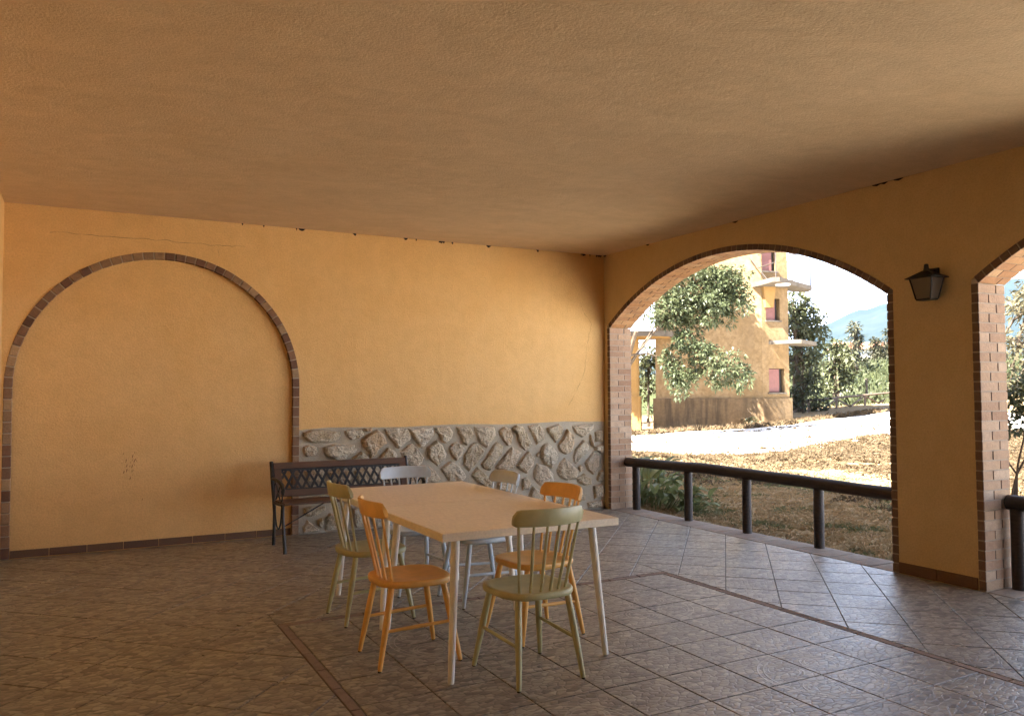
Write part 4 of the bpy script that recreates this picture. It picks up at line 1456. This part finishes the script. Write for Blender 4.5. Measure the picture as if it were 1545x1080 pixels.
def slab_balcony(left, apex, right, depth_apex, pya, name, thick=0.17):
    """slab with one corner jutting towards the viewer; left/right are px where it meets or passes the wall"""
    A = tl(apex, pya, depth_apex)
    Lp = tl(left, pya, D_T - 0.9); Lp.y = 0.02
    Rp = tl(right, pya, D_T + 0.2)
    z1 = A.z
    back = (FW + 0.2, 1.2)
    poly_ = [(Lp.x, 0.02), (A.x - 0.12, A.y), (A.x + 0.12, A.y), (Rp.x, Rp.y), (Rp.x - 0.1, Rp.y + 0.8), (RT[0] - 0.05, RT[1] + 1.0), (RT[0] - 0.3, RT[1] + 0.3), (FW - 0.05, 0.25)]
    MB().prism(poly_, lambda u, v, w: (u, v, w), z1 - thick, z1).build(name, MAT['concrete'], tower)
    return A, Lp, Rp, z1
A1, L1, R1, z1 = slab_balcony(1134, 1171, 1225, 29.2, 418, 'balcony_slab')
slab_balcony(1174, 1204, 1232, 30.0, 512, 'canopy_slab', 0.14)
# bracket pilaster under the upper slab, lamp, railing
pb_ = Pc(0.18, 0, -0.10)
V = [Pc(u, z, w) for w in (-0.16, 0.02) for u, z in ((0.10, z1 - 0.95), (0.42, z1 - 0.95), (0.52, z1 - 0.17), (0.0, z1 - 0.17))]
MB().add(V, [(0, 1, 2, 3), (7, 6, 5, 4), (0, 4, 5, 1), (1, 5, 6, 2), (2, 6, 7, 3), (3, 7, 4, 0)]).build('bracket', MAT['towertrim'], tower)
q = tl(1181, 427, 29.9)
MB().tube([(q.x, q.y, z1 - 0.17), (q.x, q.y, z1 - 0.215)], [0.28, 0.25], 16).build('ceiling_lamp', MAT['white'], tower)
bal = MB()
e1 = Vector((A1.x, A1.y + 0.08, z1)); e2 = Vector((R1.x - 0.05, R1.y + 0.1, z1)); e0 = Vector((L1.x + 0.25, -0.1, z1))
for e in (e1, e2):
    bal.tube([e, e + Vector((0, 0, 1.05))], 0.028, 6)
for hgt in (1.05, 0.55):
    bal.tube([e0 + Vector((0, 0, hgt)), e1 + Vector((0, 0, hgt))], 0.02, 6)
bal.tube([e1 + Vector((0, 0, 1.05)), e2 + Vector((0, 0, 1.05))], 0.022, 6)
bal.tube([e0 + Vector((0.35, -0.3, 0.0)), e0 + Vector((-0.35, 0, 1.0))], 0.02, 6)
bal.build('balcony_railing', MAT['metal'], tower)
for zz in (6.35, 5.65):
    MB().tube([(RT[0], RT[1] + 0.1, zz), (RT[0] + 0.22, RT[1] + 0.05, zz), (RT[0] + 0.24, RT[1], zz + 0.06)], 0.022, 6).build('wire_hook', MAT['metal'], tower)

# small canopy on a post at the left of the tower
cpx = survey(972, 640, 31.0)
cp_ = empty('entrance_canopy', (cpx.x, cpx.y, H(cpx.x, cpx.y)), math.atan2(TD.y, TD.x), 'flat concrete canopy on an ochre post left of the tower', 'canopy')
zt = survey(972, 501, 31.0).z - cp_.location.z
MB().box((-0.9, 0.0, 1.3), (-0.20, 0.35, zt - 0.2)).build('post', MAT['towertrim'], cp_)
MB().box((-1.0, -0.06, -0.3), (-0.13, 0.42, 1.3)).build('plinth', MAT['towertrim'], cp_)
MB().prism([(-1.4, -0.7), (0.35, -0.95), (1.12, -0.35), (1.12, 1.4), (-1.4, 1.4)], lambda u, v, w: (u, v, w), zt - 0.2, zt).build('slab', MAT['concrete'], cp_)
MB().prism([(-1.3, -0.6), (0.3, -0.84), (1.0, -0.3), (1.0, 1.3), (-1.3, 1.3)], lambda u, v, w: (u, v, w), zt - 0.215, zt - 0.2).build('soffit', MAT['towertrim'], cp_)

# ------------------------------------------------------------------ foliage
def leaf_quads(cent, dirs, L, Wd, droop=0.0, rng=RNG):
    """diamond leaves: cent (n,3), dirs (n,3) unit"""
    n = len(cent)
    up = rng.normal(size=(n, 3)) * 0.5 + np.array([0, 0, 1.0])
    side = np.cross(dirs, up)
    side /= np.linalg.norm(side, axis=1, keepdims=True) + 1e-9
    L = np.asarray(L).reshape(-1, 1)
    Wd = np.asarray(Wd).reshape(-1, 1)
    tip = cent + dirs * L + np.array([0, 0, -1.0]) * droop * L
    mid = cent + dirs * L * 0.45
    return np.stack([cent, mid + side * Wd / 2, tip, mid - side * Wd / 2], 1)


def crown(blobs, per_m3, leaf, wid, spray=8, shell=0.55, rng=RNG, droop=0.25, keep=0.0):
    out_ = []
    for (c_, r) in blobs:
        c_ = np.array(c_)
        r = np.array(r if hasattr(r, '__len__') else (r, r, r))
        n = max(6, int(per_m3 * r[0] * r[1] * r[2] * 4.2))
        d = rng.normal(size=(n, 3))
        d /= np.linalg.norm(d, axis=1, keepdims=True)
        rad = (shell + (1 - shell) * rng.random(n) ** 0.6)[:, None] * (1 + 0.22 * rng.normal(size=(n, 1)))
        ctr = c_ + d * r * rad
        ax = d + 0.6 * rng.normal(size=(n, 3)) + np.array([0, 0, 0.15])
        ax /= np.linalg.norm(ax, axis=1, keepdims=True)
        cc = np.repeat(ctr, spray, 0)
        aa = np.repeat(ax, spray, 0)
        dd = aa * 0.55 + rng.normal(size=(n * spray, 3)) * 0.75
        dd /= np.linalg.norm(dd, axis=1, keepdims=True)
        LL = leaf * (0.6 + 0.7 * rng.random(n * spray))
        cc = cc + dd * LL[:, None] * 0.35
        out_.append(leaf_quads(cc, dd, LL, LL * wid, droop, rng))
    return np.concatenate(out_)


def make_tree(name, base, top, trunk_r, blobs, mat, label, cat='tree', group=None, per=9, leaf=0.16, wid=0.55, spray=8, limbs=True, bark='bark', shell=0.55):
    base = Vector(base)
    t = empty(name, tuple(base), 0, label, cat, group)
    tb = MB()
    top = Vector(top) - base
    mid = top * 0.5 + Vector((0.04, 0.03, 0)) * top.length
    tb.tube([(0, 0, -0.2), (0, 0, 0.3), mid, top], [trunk_r * 1.3, trunk_r, trunk_r * 0.75, trunk_r * 0.4], 8)
    if limbs:
        for c_, r in (blobs if limbs is True else blobs[::limbs]):
            c_ = Vector(c_) - base
            a = Vector((0, 0, 0)).lerp(top, random.uniform(0.45, 0.95))
            b = a.lerp(c_, 0.5) + Vector((0, 0, 0.12 * (c_ - a).length))
            tb.tube([a, b, c_], [trunk_r * 0.3, trunk_r * 0.18, trunk_r * 0.06], 6, False)
    tb.build('trunk', MAT[bark], t, True)
    Q = crown(blobs, per, leaf, wid, spray, shell) - np.array(base)
    obj('crown', quads_mesh('crown', Q, MAT[mat]), t)
    return t


def B(px, py, d, rx, ry, rd=None):
    """crown lump: centre by sight line, radii in photo pixels across and up, depth radius in metres"""
    k = d / FPX
    return (tuple(survey(px, py, d)), (rx * k, (rd if rd else min(rx, ry) * k), ry * k))


# tree leaning over from the left in front of the tower
dt = 26.5
bl_ = [B(1088, 425, dt, 30, 20), B(1060, 440, dt, 26, 20), B(1112, 440, dt, 16, 16), B(1120, 412, dt + .3, 12, 8), B(1098, 408, dt, 18, 9), B(1125, 462, dt - .3, 10, 14), B(1080, 455, dt - .4, 22, 14), B(1050, 415, dt, 18, 12), B(1030, 455, dt, 22, 16),
       B(1070, 480, dt - .2, 16, 13), B(1010, 470, dt, 22, 18), B(1012, 482, dt + .3, 18, 10), B(985, 474, dt, 16, 13),
       B(1035, 515, dt, 24, 15), B(1062, 525, dt - .2, 20, 12), B(1085, 538, dt - .4, 18, 10), B(1098, 556, dt - .5, 26, 13), B(1120, 575, dt - .5, 16, 9), B(1075, 552, dt - .3, 18, 11), B(1112, 590, dt - .4, 10, 7), B(1128, 572, dt - .4, 10, 6), B(1113, 535, dt - .2, 10, 6),
       B(1008, 545, dt + .5, 18, 12), B(1020, 530, dt + .4, 18, 10), B(1030, 568, dt, 14, 14), B(1026, 588, dt, 12, 12), B(1040, 575, dt, 12, 10), B(1012, 575, dt + .3, 8, 6)]
for a, b, u, v in ((1015, 435, 20, 16), (1045, 470, 24, 16), (1095, 480, 14, 12), (1040, 495, 18, 12), (1105, 425, 18, 12), (1072, 412, 18, 10), (1055, 535, 22, 14), (1085, 570, 20, 12), (1020, 560, 18, 14), (1050, 560, 14, 10), (1118, 560, 16, 10), (1128, 445, 8, 12), (1090, 450, 26, 18)):
    bl_.append(B(a, b, dt + 0.2, u * 1.15, v * 1.15))
for a, b in ((1000, 620), (1030, 600), (1060, 625), (1090, 600), (1118, 615), (1000, 575), (1040, 555), (1075, 560), (1108, 570), (1140, 600), (1020, 520), (1055, 515), (1090, 525), (1010, 480), (1045, 470), (1075, 480), (1140, 560), (1115, 530)):
    q_ = survey(a, b, D_T) - SUN_DIR * (7.4 + 0.8 * sin(a))
    bl_.append((tuple(q_), (0.95, 0.95, 0.75)))
bx = survey(905, 660, dt + 1)
make_tree('fig_tree', (bx.x, bx.y, H(bx.x, bx.y)), survey(960, 500, dt), 0.16, bl_, 'leaf_fig', 'leafy tree spreading lobed foliage across the tower front', per=270, leaf=0.14, wid=0.46, spray=9, limbs=11)


def grow(name, px, pytop, pybase, depth, rx, label, mat, n=14, leaf=0.2, cat='tree', group=None, shape='round', per=8, seed=1, trunk=0.15, wid=0.5, spray=7):
    rr = random.Random(seed)
    g_ = survey(px, pybase, depth)
    base = (g_.x, g_.y, H(g_.x, g_.y))
    top = survey(px, pytop, depth)
    hz = top.z - base[2]
    R_ = rx * depth / FPX
    bl2 = []
    for i in range(n):
        t = (i + 0.5) / n
        if shape == 'cone':
            z = base[2] + hz * (0.10 + 0.86 * t)
            w = R_ * (1.05 - t) ** 0.8
        elif shape == 'bush':
            z = base[2] + hz * (0.15 + 0.62 * rr.random())
            w = R_ * 0.8
        else:
            t = rr.random()
            z = base[2] + hz * (0.22 + 0.66 * t)
            w = R_ * sqrt(max(0.05, 1 - (2 * t - 0.85) ** 2)) * 0.75
        a = rr.uniform(0, 2 * pi)
        q = w * sqrt(rr.random()) * (0.85 if shape == 'cone' else 1)
        r = R_ * rr.uniform(0.28, 0.46) if shape != 'cone' else max(0.25 * R_, w * rr.uniform(0.4, 0.6))
        bl2.append(((base[0] + q * cos(a), base[1] + q * sin(a), z), (r, r, r * 0.8)))
    return make_tree(name, base, (base[0], base[1], base[2] + hz * 0.8), trunk, bl2, mat, label, cat, group, per, leaf, wid, spray)


GT = 'trees beyond the tower and fence'
grow('broadleaf_tree', 1203, 424, 612, 39, 46, 'tall dark broadleaf tree just behind the tower', 'leaf_dark', 30, 0.26, 'tree', GT, 'round', 26, 3, 0.25)
grow('broadleaf_tree', 1262, 502, 606, 44, 34, 'dense dark round tree right of the tall broadleaf one', 'leaf_dark', 24, 0.28, 'tree', GT, 'round', 22, 5, 0.2)
grow('conifer_tree', 1291, 489, 556, 62, 22, 'pointed olive green conifer against the blue mountain', 'leaf_con', 22, 0.36, 'tree', GT, 'cone', 20, 8, 0.2, 0.3)
grow('conifer_tree', 1322, 512, 556, 70, 24, 'low olive conifer beside the white house', 'leaf_con', 18, 0.36, 'tree', GT, 'cone', 20, 9, 0.2, 0.3)
grow('conifer_tree', 1342, 500, 556, 74, 20, 'conifer half hidden by the arch pier', 'leaf_con', 18, 0.38, 'tree', GT, 'cone', 20, 10, 0.2, 0.3)
grow('conifer_tree', 1270, 520, 560, 66, 18, 'small conifer between the dark round tree and the pointed one', 'leaf_con', 14, 0.36, 'tree', GT, 'cone', 20, 12, 0.2, 0.3)
GB = 'bushes by the tower and fence'
grow('bush', 1212, 540, 615, 37.5, 26, 'yellow green bush at the foot of the tall broadleaf tree', 'leaf_bush', 14, 0.22, 'bush', GB, 'bush', 30, 13, 0.06)
grow('bush', 1232, 588, 622, 38.5, 18, 'low weedy bush just behind the rustic fence', 'leaf_bush', 9, 0.18, 'bush', GB, 'bush', 30, 14, 0.04)
grow('bush', 978, 500, 650, 34, 24, 'tall shrub squeezed between the canopy post and the tower', 'leaf_bush', 22, 0.22, 'bush', GB, 'bush', 28, 15, 0.06)
grow('bush', 945, 470, 650, 37, 40, 'large bush behind the entrance canopy', 'leaf_dark', 22, 0.24, 'bush', GB, 'bush', 16, 16, 0.08)
grow('bush', 1132, 628, 648, 30.4, 9, 'sparse weed growing at the tower plinth', 'leaf_bush', 5, 0.12, 'bush', GB, 'bush', 30, 17, 0.02)
grow('olive_tree', 1560, 385, 640, 21, 62, 'sunlit olive green tree seen through the second arch', 'leaf_olive', 34, 0.17, 'tree', None, 'round', 40, 21, 0.2, 0.4)
grow('olive_tree', 1660, 330, 640, 24, 80, 'larger olive tree behind the sunlit one in the second arch', 'leaf_olive', 34, 0.18, 'tree', None, 'round', 26, 22, 0.2, 0.4)

# shrub with bare stems beside the pier in the second arch
sb = survey(1532, 820, 7.6)
sbz = H(sb.x, sb.y)
shrub = empty('climbing_shrub', (sb.x, sb.y, sbz), 0, 'dark leafy shrub on bare stems beside the brick pier', 'shrub')
base = Vector((sb.x, sb.y, sbz))
st = MB()
for pl in ([(1524, 760), (1534, 715), (1516, 690), (1524, 650), (1518, 610)], [(1528, 770), (1536, 700), (1545, 660), (1548, 620)], [(1534, 715), (1548, 690), (1560, 640)]):
    st.tube([Vector((0, 0, -0.1))] + [survey(a, b, 7.6) - base for a, b in pl], [0.016] + [0.013, 0.011, 0.009, 0.006, 0.004][:len(pl)], 6)
st.build('stems', MAT['bark'], shrub, True)
bls = [B(1532, 575, 7.6, 18, 16), B(1520, 588, 7.6, 9, 9), B(1540, 600, 7.6, 18, 18), B(1528, 625, 7.6, 9, 14), B(1545, 640, 7.6, 14, 16), B(1560, 610, 7.6, 22, 30), B(1524, 650, 7.6, 6, 8)]
Q = crown(bls, 3200, 0.06, 0.6, 6, 0.3) - np.array(base)
obj('foliage', quads_mesh('foliage', Q, MAT['leaf_dark']), shrub)

# broad leaved plant behind the first railing posts
pc = Vector((0.92, 0.42, -0.1))
plant = empty('broad_leaf_plant', tuple(pc), 0, 'clump of broad glossy leaves outside behind the log railing', 'plant')
def broad_leaf(px_, py_, hz_, az, L, Wd, tilt):
    """a long pointed leaf on a stalk, folded along its midrib and curving over"""
    V, F = [], []
    n = 8
    d = Vector((cos(az), sin(az), 0))
    s_ = Vector((-sin(az), cos(az), 0))
    p = Vector((px_, py_, hz_))
    a = tilt
    rows = []
    for i in range(n + 1):
        t = i / n
        w = Wd * (sin(pi * min(1, t ** 0.8)) ** 0.8) * (1 - 0.25 * t)
        nrm = Vector((-sin(a) * d.x, -sin(a) * d.y, cos(a)))
        for k in (-1, 0, 1):
            V.append(tuple(p + s_ * w * 0.5 * k + nrm * (0.18 * w * abs(k))))
        p = p + (d * cos(a) + Vector((0, 0, sin(a)))) * (L / n)
        a -= 0.16 + 0.10 * t
    for i in range(n):
        for k in (0, 1):
            F.append((3 * i + k, 3 * i + k + 1, 3 * i + 3 + k + 1, 3 * i + 3 + k))
    return V, F
rr = random.Random(4)
stalks = MB()
nl = 0
for k in range(150):
    if k < 118:
        rx_, ry_ = rr.gauss(0, 0.24), rr.gauss(0.10, 0.36)
        h0 = rr.uniform(0.04, 0.50) * max(0.35, 1 - 0.7 * max(0, -ry_))
    else:
        rx_, ry_ = rr.gauss(0.05, 0.15), rr.gauss(-0.80, 0.12)
        h0 = rr.uniform(0.05, 0.25)
    az = math.atan2(ry_ - 0.1, rx_) + rr.gauss(0, 0.9)
    L = rr.uniform(0.24, 0.42)
    if k in (3, 4): rx_, ry_, h0, az = 0.1, 0.16 - 0.12 * (k - 3), 0.50, 1.2
    V, F = broad_leaf(rx_, ry_, h0, az, L * (1.0 if k < 118 else 0.8), rr.uniform(0.10, 0.145), rr.uniform(0.75, 1.25))
    o_ = obj('leaf', mesh('leaf', V, F, MAT['leaf_broad'], True), plant)
    stalks.tube([(rx_ * 0.5, 0.1 + (ry_ - 0.1) * 0.75, 0.0), (rx_, ry_, h0 + 0.005)], [0.010, 0.006], 5)
stalks.build('stalks', MAT['leaf_broad'], plant)

# ------------------------------------------------------------------ rustic fence, post, house, wires
fx = [(1168, 628), (1219.5, 620.5), (1262, 618), (1305, 613.5), (1348, 610), (1392, 607), (1436, 604)]
fdep = [36.5, 38.2, 39.8, 41.4, 43.0, 44.6, 46.2]
fence = empty('rustic_fence', (0, 0, 0), 0, 'low rustic pole fence with crossed braces along the lane', 'fence')
fp = []
for (a, b), d in zip(fx, fdep):
    p = survey(a, b, d)
    fp.append(Vector((p.x, p.y, H(p.x, p.y))))
fence.location = fp[2]
for i, p in enumerate(fp):
    MB().tube([p - fp[2] + Vector((0, 0, -0.1)), p - fp[2] + Vector((0.02, 0, 0.52))], 0.055, 7).build('post', MAT['fence'], fence)
for a, b in zip(fp, fp[1:]):
    a, b = a - fp[2], b - fp[2]
    up = Vector((0, 0, 0.52))
    mid_ = (a + b) / 2
    MB().tube([a + up + Vector((0, 0, random.uniform(-.02, .03))), mid_ + up * 1.02, b + up], 0.05, 7).build('rail', MAT['fence'], fence)
    MB().tube([a + up * 0.92, mid_ + Vector((0.04, 0.05, 0.02))], 0.04, 6).build('brace', MAT['fence'], fence)
    MB().tube([b + up * 0.92, mid_ + Vector((-0.04, -0.05, 0.06))], 0.04, 6).build('brace', MAT['fence'], fence)
p = survey(1308, 612, 44.5)
MB().tube([(0, 0, -0.2), (0, 0, 1.35)], 0.07, 7).build('concrete_post', MAT['concrete'], None, False, (p.x, p.y, H(p.x, p.y)))
tag(bpy.data.objects['concrete_post'], 'grey concrete post standing behind the rustic fence', 'post')

hp = survey(1312, 553, 82)
hz = H(hp.x, hp.y)
wh = empty('white_house', (hp.x, hp.y, hz), -0.5, 'low white house glimpsed between the conifers', 'house')
MB().box((-2.6, 0, -1), (2.6, 4, 1.55)).build('wall', MAT['white'], wh)
MB().add([(-2.8, -0.3, 1.5), (2.8, -0.3, 1.5), (2.8, 4.3, 1.5), (-2.8, 4.3, 1.5), (-2.8, 2, 2.3), (2.8, 2, 2.3)], [(0, 1, 5, 4), (2, 3, 4, 5), (0, 4, 3), (1, 2, 5)]).build('roof', MAT['roof'], wh)
for x in (-1.4, 0.9):
    MB().box((x, -0.03, 0.3), (x + 0.5, -0.003, 1.1)).build('window', MAT['dark'], wh)

pole = survey(1760, 600, 60)
up_ = empty('utility_pole', (pole.x, pole.y, H(pole.x, pole.y)), 0, 'wooden pole carrying the overhead wires beyond the arches', 'pole')
MB().tube([(0, 0, -0.3), (0, 0, 16.0)], [0.16, 0.10], 8).build('post', MAT['fence'], up_)
for k, (a, b, c_, d) in enumerate(((1192, 416, 1275, 402), (1215, 428, 1300, 417), (1200, 436, 1310, 422))):
    p, q = survey(a, b, 44 + k), survey(c_, d, 46 + k)
    dvec = q - p
    P0, P1 = p - dvec * 0.9, p + dvec * 5.5
    pts_ = []
    for i in range(25):
        t = i / 24
        w = P0.lerp(P1, t)
        w.z -= 1.0 * (1 - (2 * t - 0.4) ** 2) * 0.15
        pts_.append(w)
    tag(MB().tube(pts_, 0.009, 4).build('overhead_wire', MAT['cable']), ('topmost pale overhead wire right of the tower', 'middle pale overhead wire right of the tower', 'lowest pale overhead wire right of the tower')[k], 'wire')

# ------------------------------------------------------------------ grass
def blades(x, y, hmin, hmax, wid, rng, lean=0.7, zoff=0.0):
    n = len(x)
    z = height(x, y) + zoff
    az = rng.uniform(0, 2 * pi, n)
    hh = rng.uniform(hmin, hmax, n)
    ln_ = np.abs(rng.normal(0, lean, n))
    dx, dy = np.cos(az) * ln_ * hh, np.sin(az) * ln_ * hh
    sx, sy = -np.sin(az) * wid, np.cos(az) * wid
    b0 = np.stack([x - sx, y - sy, z - 0.01], -1)
    b1 = np.stack([x + sx, y + sy, z - 0.01], -1)
    m1 = np.stack([x + 0.5 * dx + 0.7 * sx, y + 0.5 * dy + 0.7 * sy, z + 0.62 * hh], -1)
    tp = np.stack([x + dx, y + dy, z + hh * np.maximum(0.15, 1 - 0.45 * ln_)], -1)
    return np.stack([b0, b1, m1, tp], 1)


def patch_noise(x, y, s, seed):
    return np.array([mnoise.noise(Vector((a * s, b * s, seed))) for a, b in zip(x, y)])


n = 190000
x = 0.34 + 6.5 * RNG.random(n) ** 1.25
y = RNG.uniform(-7.0, 7.5, n)
pn = patch_noise(x, y, 1.1, 4.0) + 0.5 * patch_noise(x, y, 4.0, 9.0)
bare = patch_noise(x, y, 2.3, 14.0)
dry = (pn < 0.26) & (bare > -0.35)
MAT['straw'] = leafmat('pale_straw', [(0.20, 0.14, 0.07), (0.34, 0.245, 0.13), (0.48, 0.36, 0.21)], 0.25, 0.8, 3.0)  # paler copy of the straw, its colour lifts the shaded ground
Qd = blades(x[dry], y[dry], 0.02, 0.085, 0.0032, RNG, 2.2)
tag(obj('dry_grass', quads_mesh('dry_grass', Qd, MAT['straw'])), 'dry straw grass outside the arches', kind='stuff')
gn = (pn > 0.10) & (RNG.random(n) < 0.45)
Qg = blades(x[gn], y[gn], 0.025, 0.085, 0.0035, RNG, 0.9)
MAT['weed'] = leafmat('green_weeds', [(0.085, 0.09, 0.04), (0.14, 0.14, 0.062), (0.22, 0.20, 0.095)], 0.3, 0.7, 2.0)
tag(obj('green_grass', quads_mesh('green_grass', Qg, MAT['weed'])), 'green weeds among the dry grass outside the arches', kind='stuff')
# tufts along the lane's edges and the tower foot
pts_ = []
for a, b in [(p_, q_) for p_, q_ in zip(near_px, near_px[1:])]:
    pa, pb = ground_at(*a), ground_at(*b)
    for k in range(2600):
        t = RNG.random()
        pts_.append((pa[0] + t * (pb[0] - pa[0]) + abs(RNG.normal(0, 1.0)) * 0.3 - 0.2, pa[1] + t * (pb[1] - pa[1]) - abs(RNG.normal(0, 1.0)) * 0.9 + 0.3))
pts_ = np.array(pts_)
pn = patch_noise(pts_[:, 0], pts_[:, 1], 1.6, 2.0)
k_ = (pn > -0.05)
bx_, by_ = RNG.uniform(3.2, 17.0, 120000), RNG.uniform(-2.0, 7.6, 120000)
kb = (patch_noise(bx_, by_, 0.55, 21.0) + 0.5 * patch_noise(bx_, by_, 1.9, 23.0) + 0.12 * np.clip(bx_ - 4.6, -4, 3) > -0.05)
kb &= ~on_gravel(bx_, by_)
Qx = blades(bx_[kb], by_[kb], 0.03, 0.11, 0.007, RNG, 1.3)
tag(obj('darkened_turf', quads_mesh('darkened_turf', Qx, MAT['drygrass'])), 'turf between the porch and the gravel lane, coloured dark to offset the sun', kind='stuff')
Qt = blades(pts_[k_, 0], pts_[k_, 1], 0.05, 0.16, 0.008, RNG, 0.9)
fe = []
for a, b in [(p_, q_) for p_, q_ in zip(far_px[1:], far_px[2:])]:
    pa, pb = ground_at(*a), ground_at(*b)
    L = math.hypot(pb[0] - pa[0], pb[1] - pa[1])
    for k in range(int(260 * max(1, L))):
        t = RNG.random()
        w = abs(RNG.normal(0, 0.5))
        nn = (F2[0], F2[1])
        fe.append((pa[0] + t * (pb[0] - pa[0]) + nn[0] * w, pa[1] + t * (pb[1] - pa[1]) + nn[1] * w))
fe = np.array(fe)
k_ = patch_noise(fe[:, 0], fe[:, 1], 0.9, 6.0) > -0.2
Qf = blades(fe[k_, 0], fe[k_, 1], 0.08, 0.30, 0.012, RNG, 0.6)
tag(obj('straw_tufts', quads_mesh('straw_tufts', np.concatenate([Qt, Qf]), MAT['drygrass'])), 'straw tufts along both edges of the gravel lane', kind='stuff')
# scattered tufts on the gravel
gpx = RNG.uniform(960, 1345, 420)
gpy = RNG.uniform(640, 690, 420)
sc_ = []
for a, b in zip(gpx, gpy):
    q = ground_at(a, b)
    if mnoise.noise(Vector((q[0] * 0.5, q[1] * 0.5, 1.0))) > -0.05:
        for k in range(9):
            sc_.append((q[0] + RNG.normal(0, 0.12), q[1] + RNG.normal(0, 0.12)))
sc_ = np.array(sc_)
Qs = blades(sc_[:, 0], sc_[:, 1], 0.04, 0.10, 0.010, RNG, 1.2, 0.03)
tag(obj('gravel_weeds', quads_mesh('gravel_weeds', Qs, MAT['drygrass'])), 'sparse dry weeds dotting the gravel lane', kind='stuff')
# tall grass on the bank beyond the fence
n = 26000
dd = RNG.uniform(42, 74, n)
lt = RNG.uniform(13, 60, n)
lt = lt * dd / 60
x = CAM[0] + F2[0] * dd + R2[0] * lt
y = CAM[1] + F2[1] * dd + R2[1] * lt
Qb = blades(x, y, 0.2, 0.75, 0.03, RNG, 0.5)
tag(obj('bank_grass', quads_mesh('bank_grass', Qb, MAT['greengrass'])), 'tall green grass on the bank behind the fence', kind='stuff')

# ------------------------------------------------------------------ summer haze
hm = bpy.data.materials.new('air')
hm.use_nodes = True
ht = hm.node_tree
ht.nodes.clear()
ho = ht.nodes.new('ShaderNodeOutputMaterial')
pv = ht.nodes.new('ShaderNodeVolumePrincipled')
pv.inputs['Color'].default_value = (0.24, 0.52, 1.0, 1)
pv.inputs['Density'].default_value = 0.000024
pv.inputs['Anisotropy'].default_value = 0.0
ht.links.new(pv.outputs[0], ho.inputs['Volume'])
tag(MB().box((-5300, -5300, -6), (5300, 5300, 900)).build('haze', hm), 'thin summer haze in front of the mountain', kind='stuff')
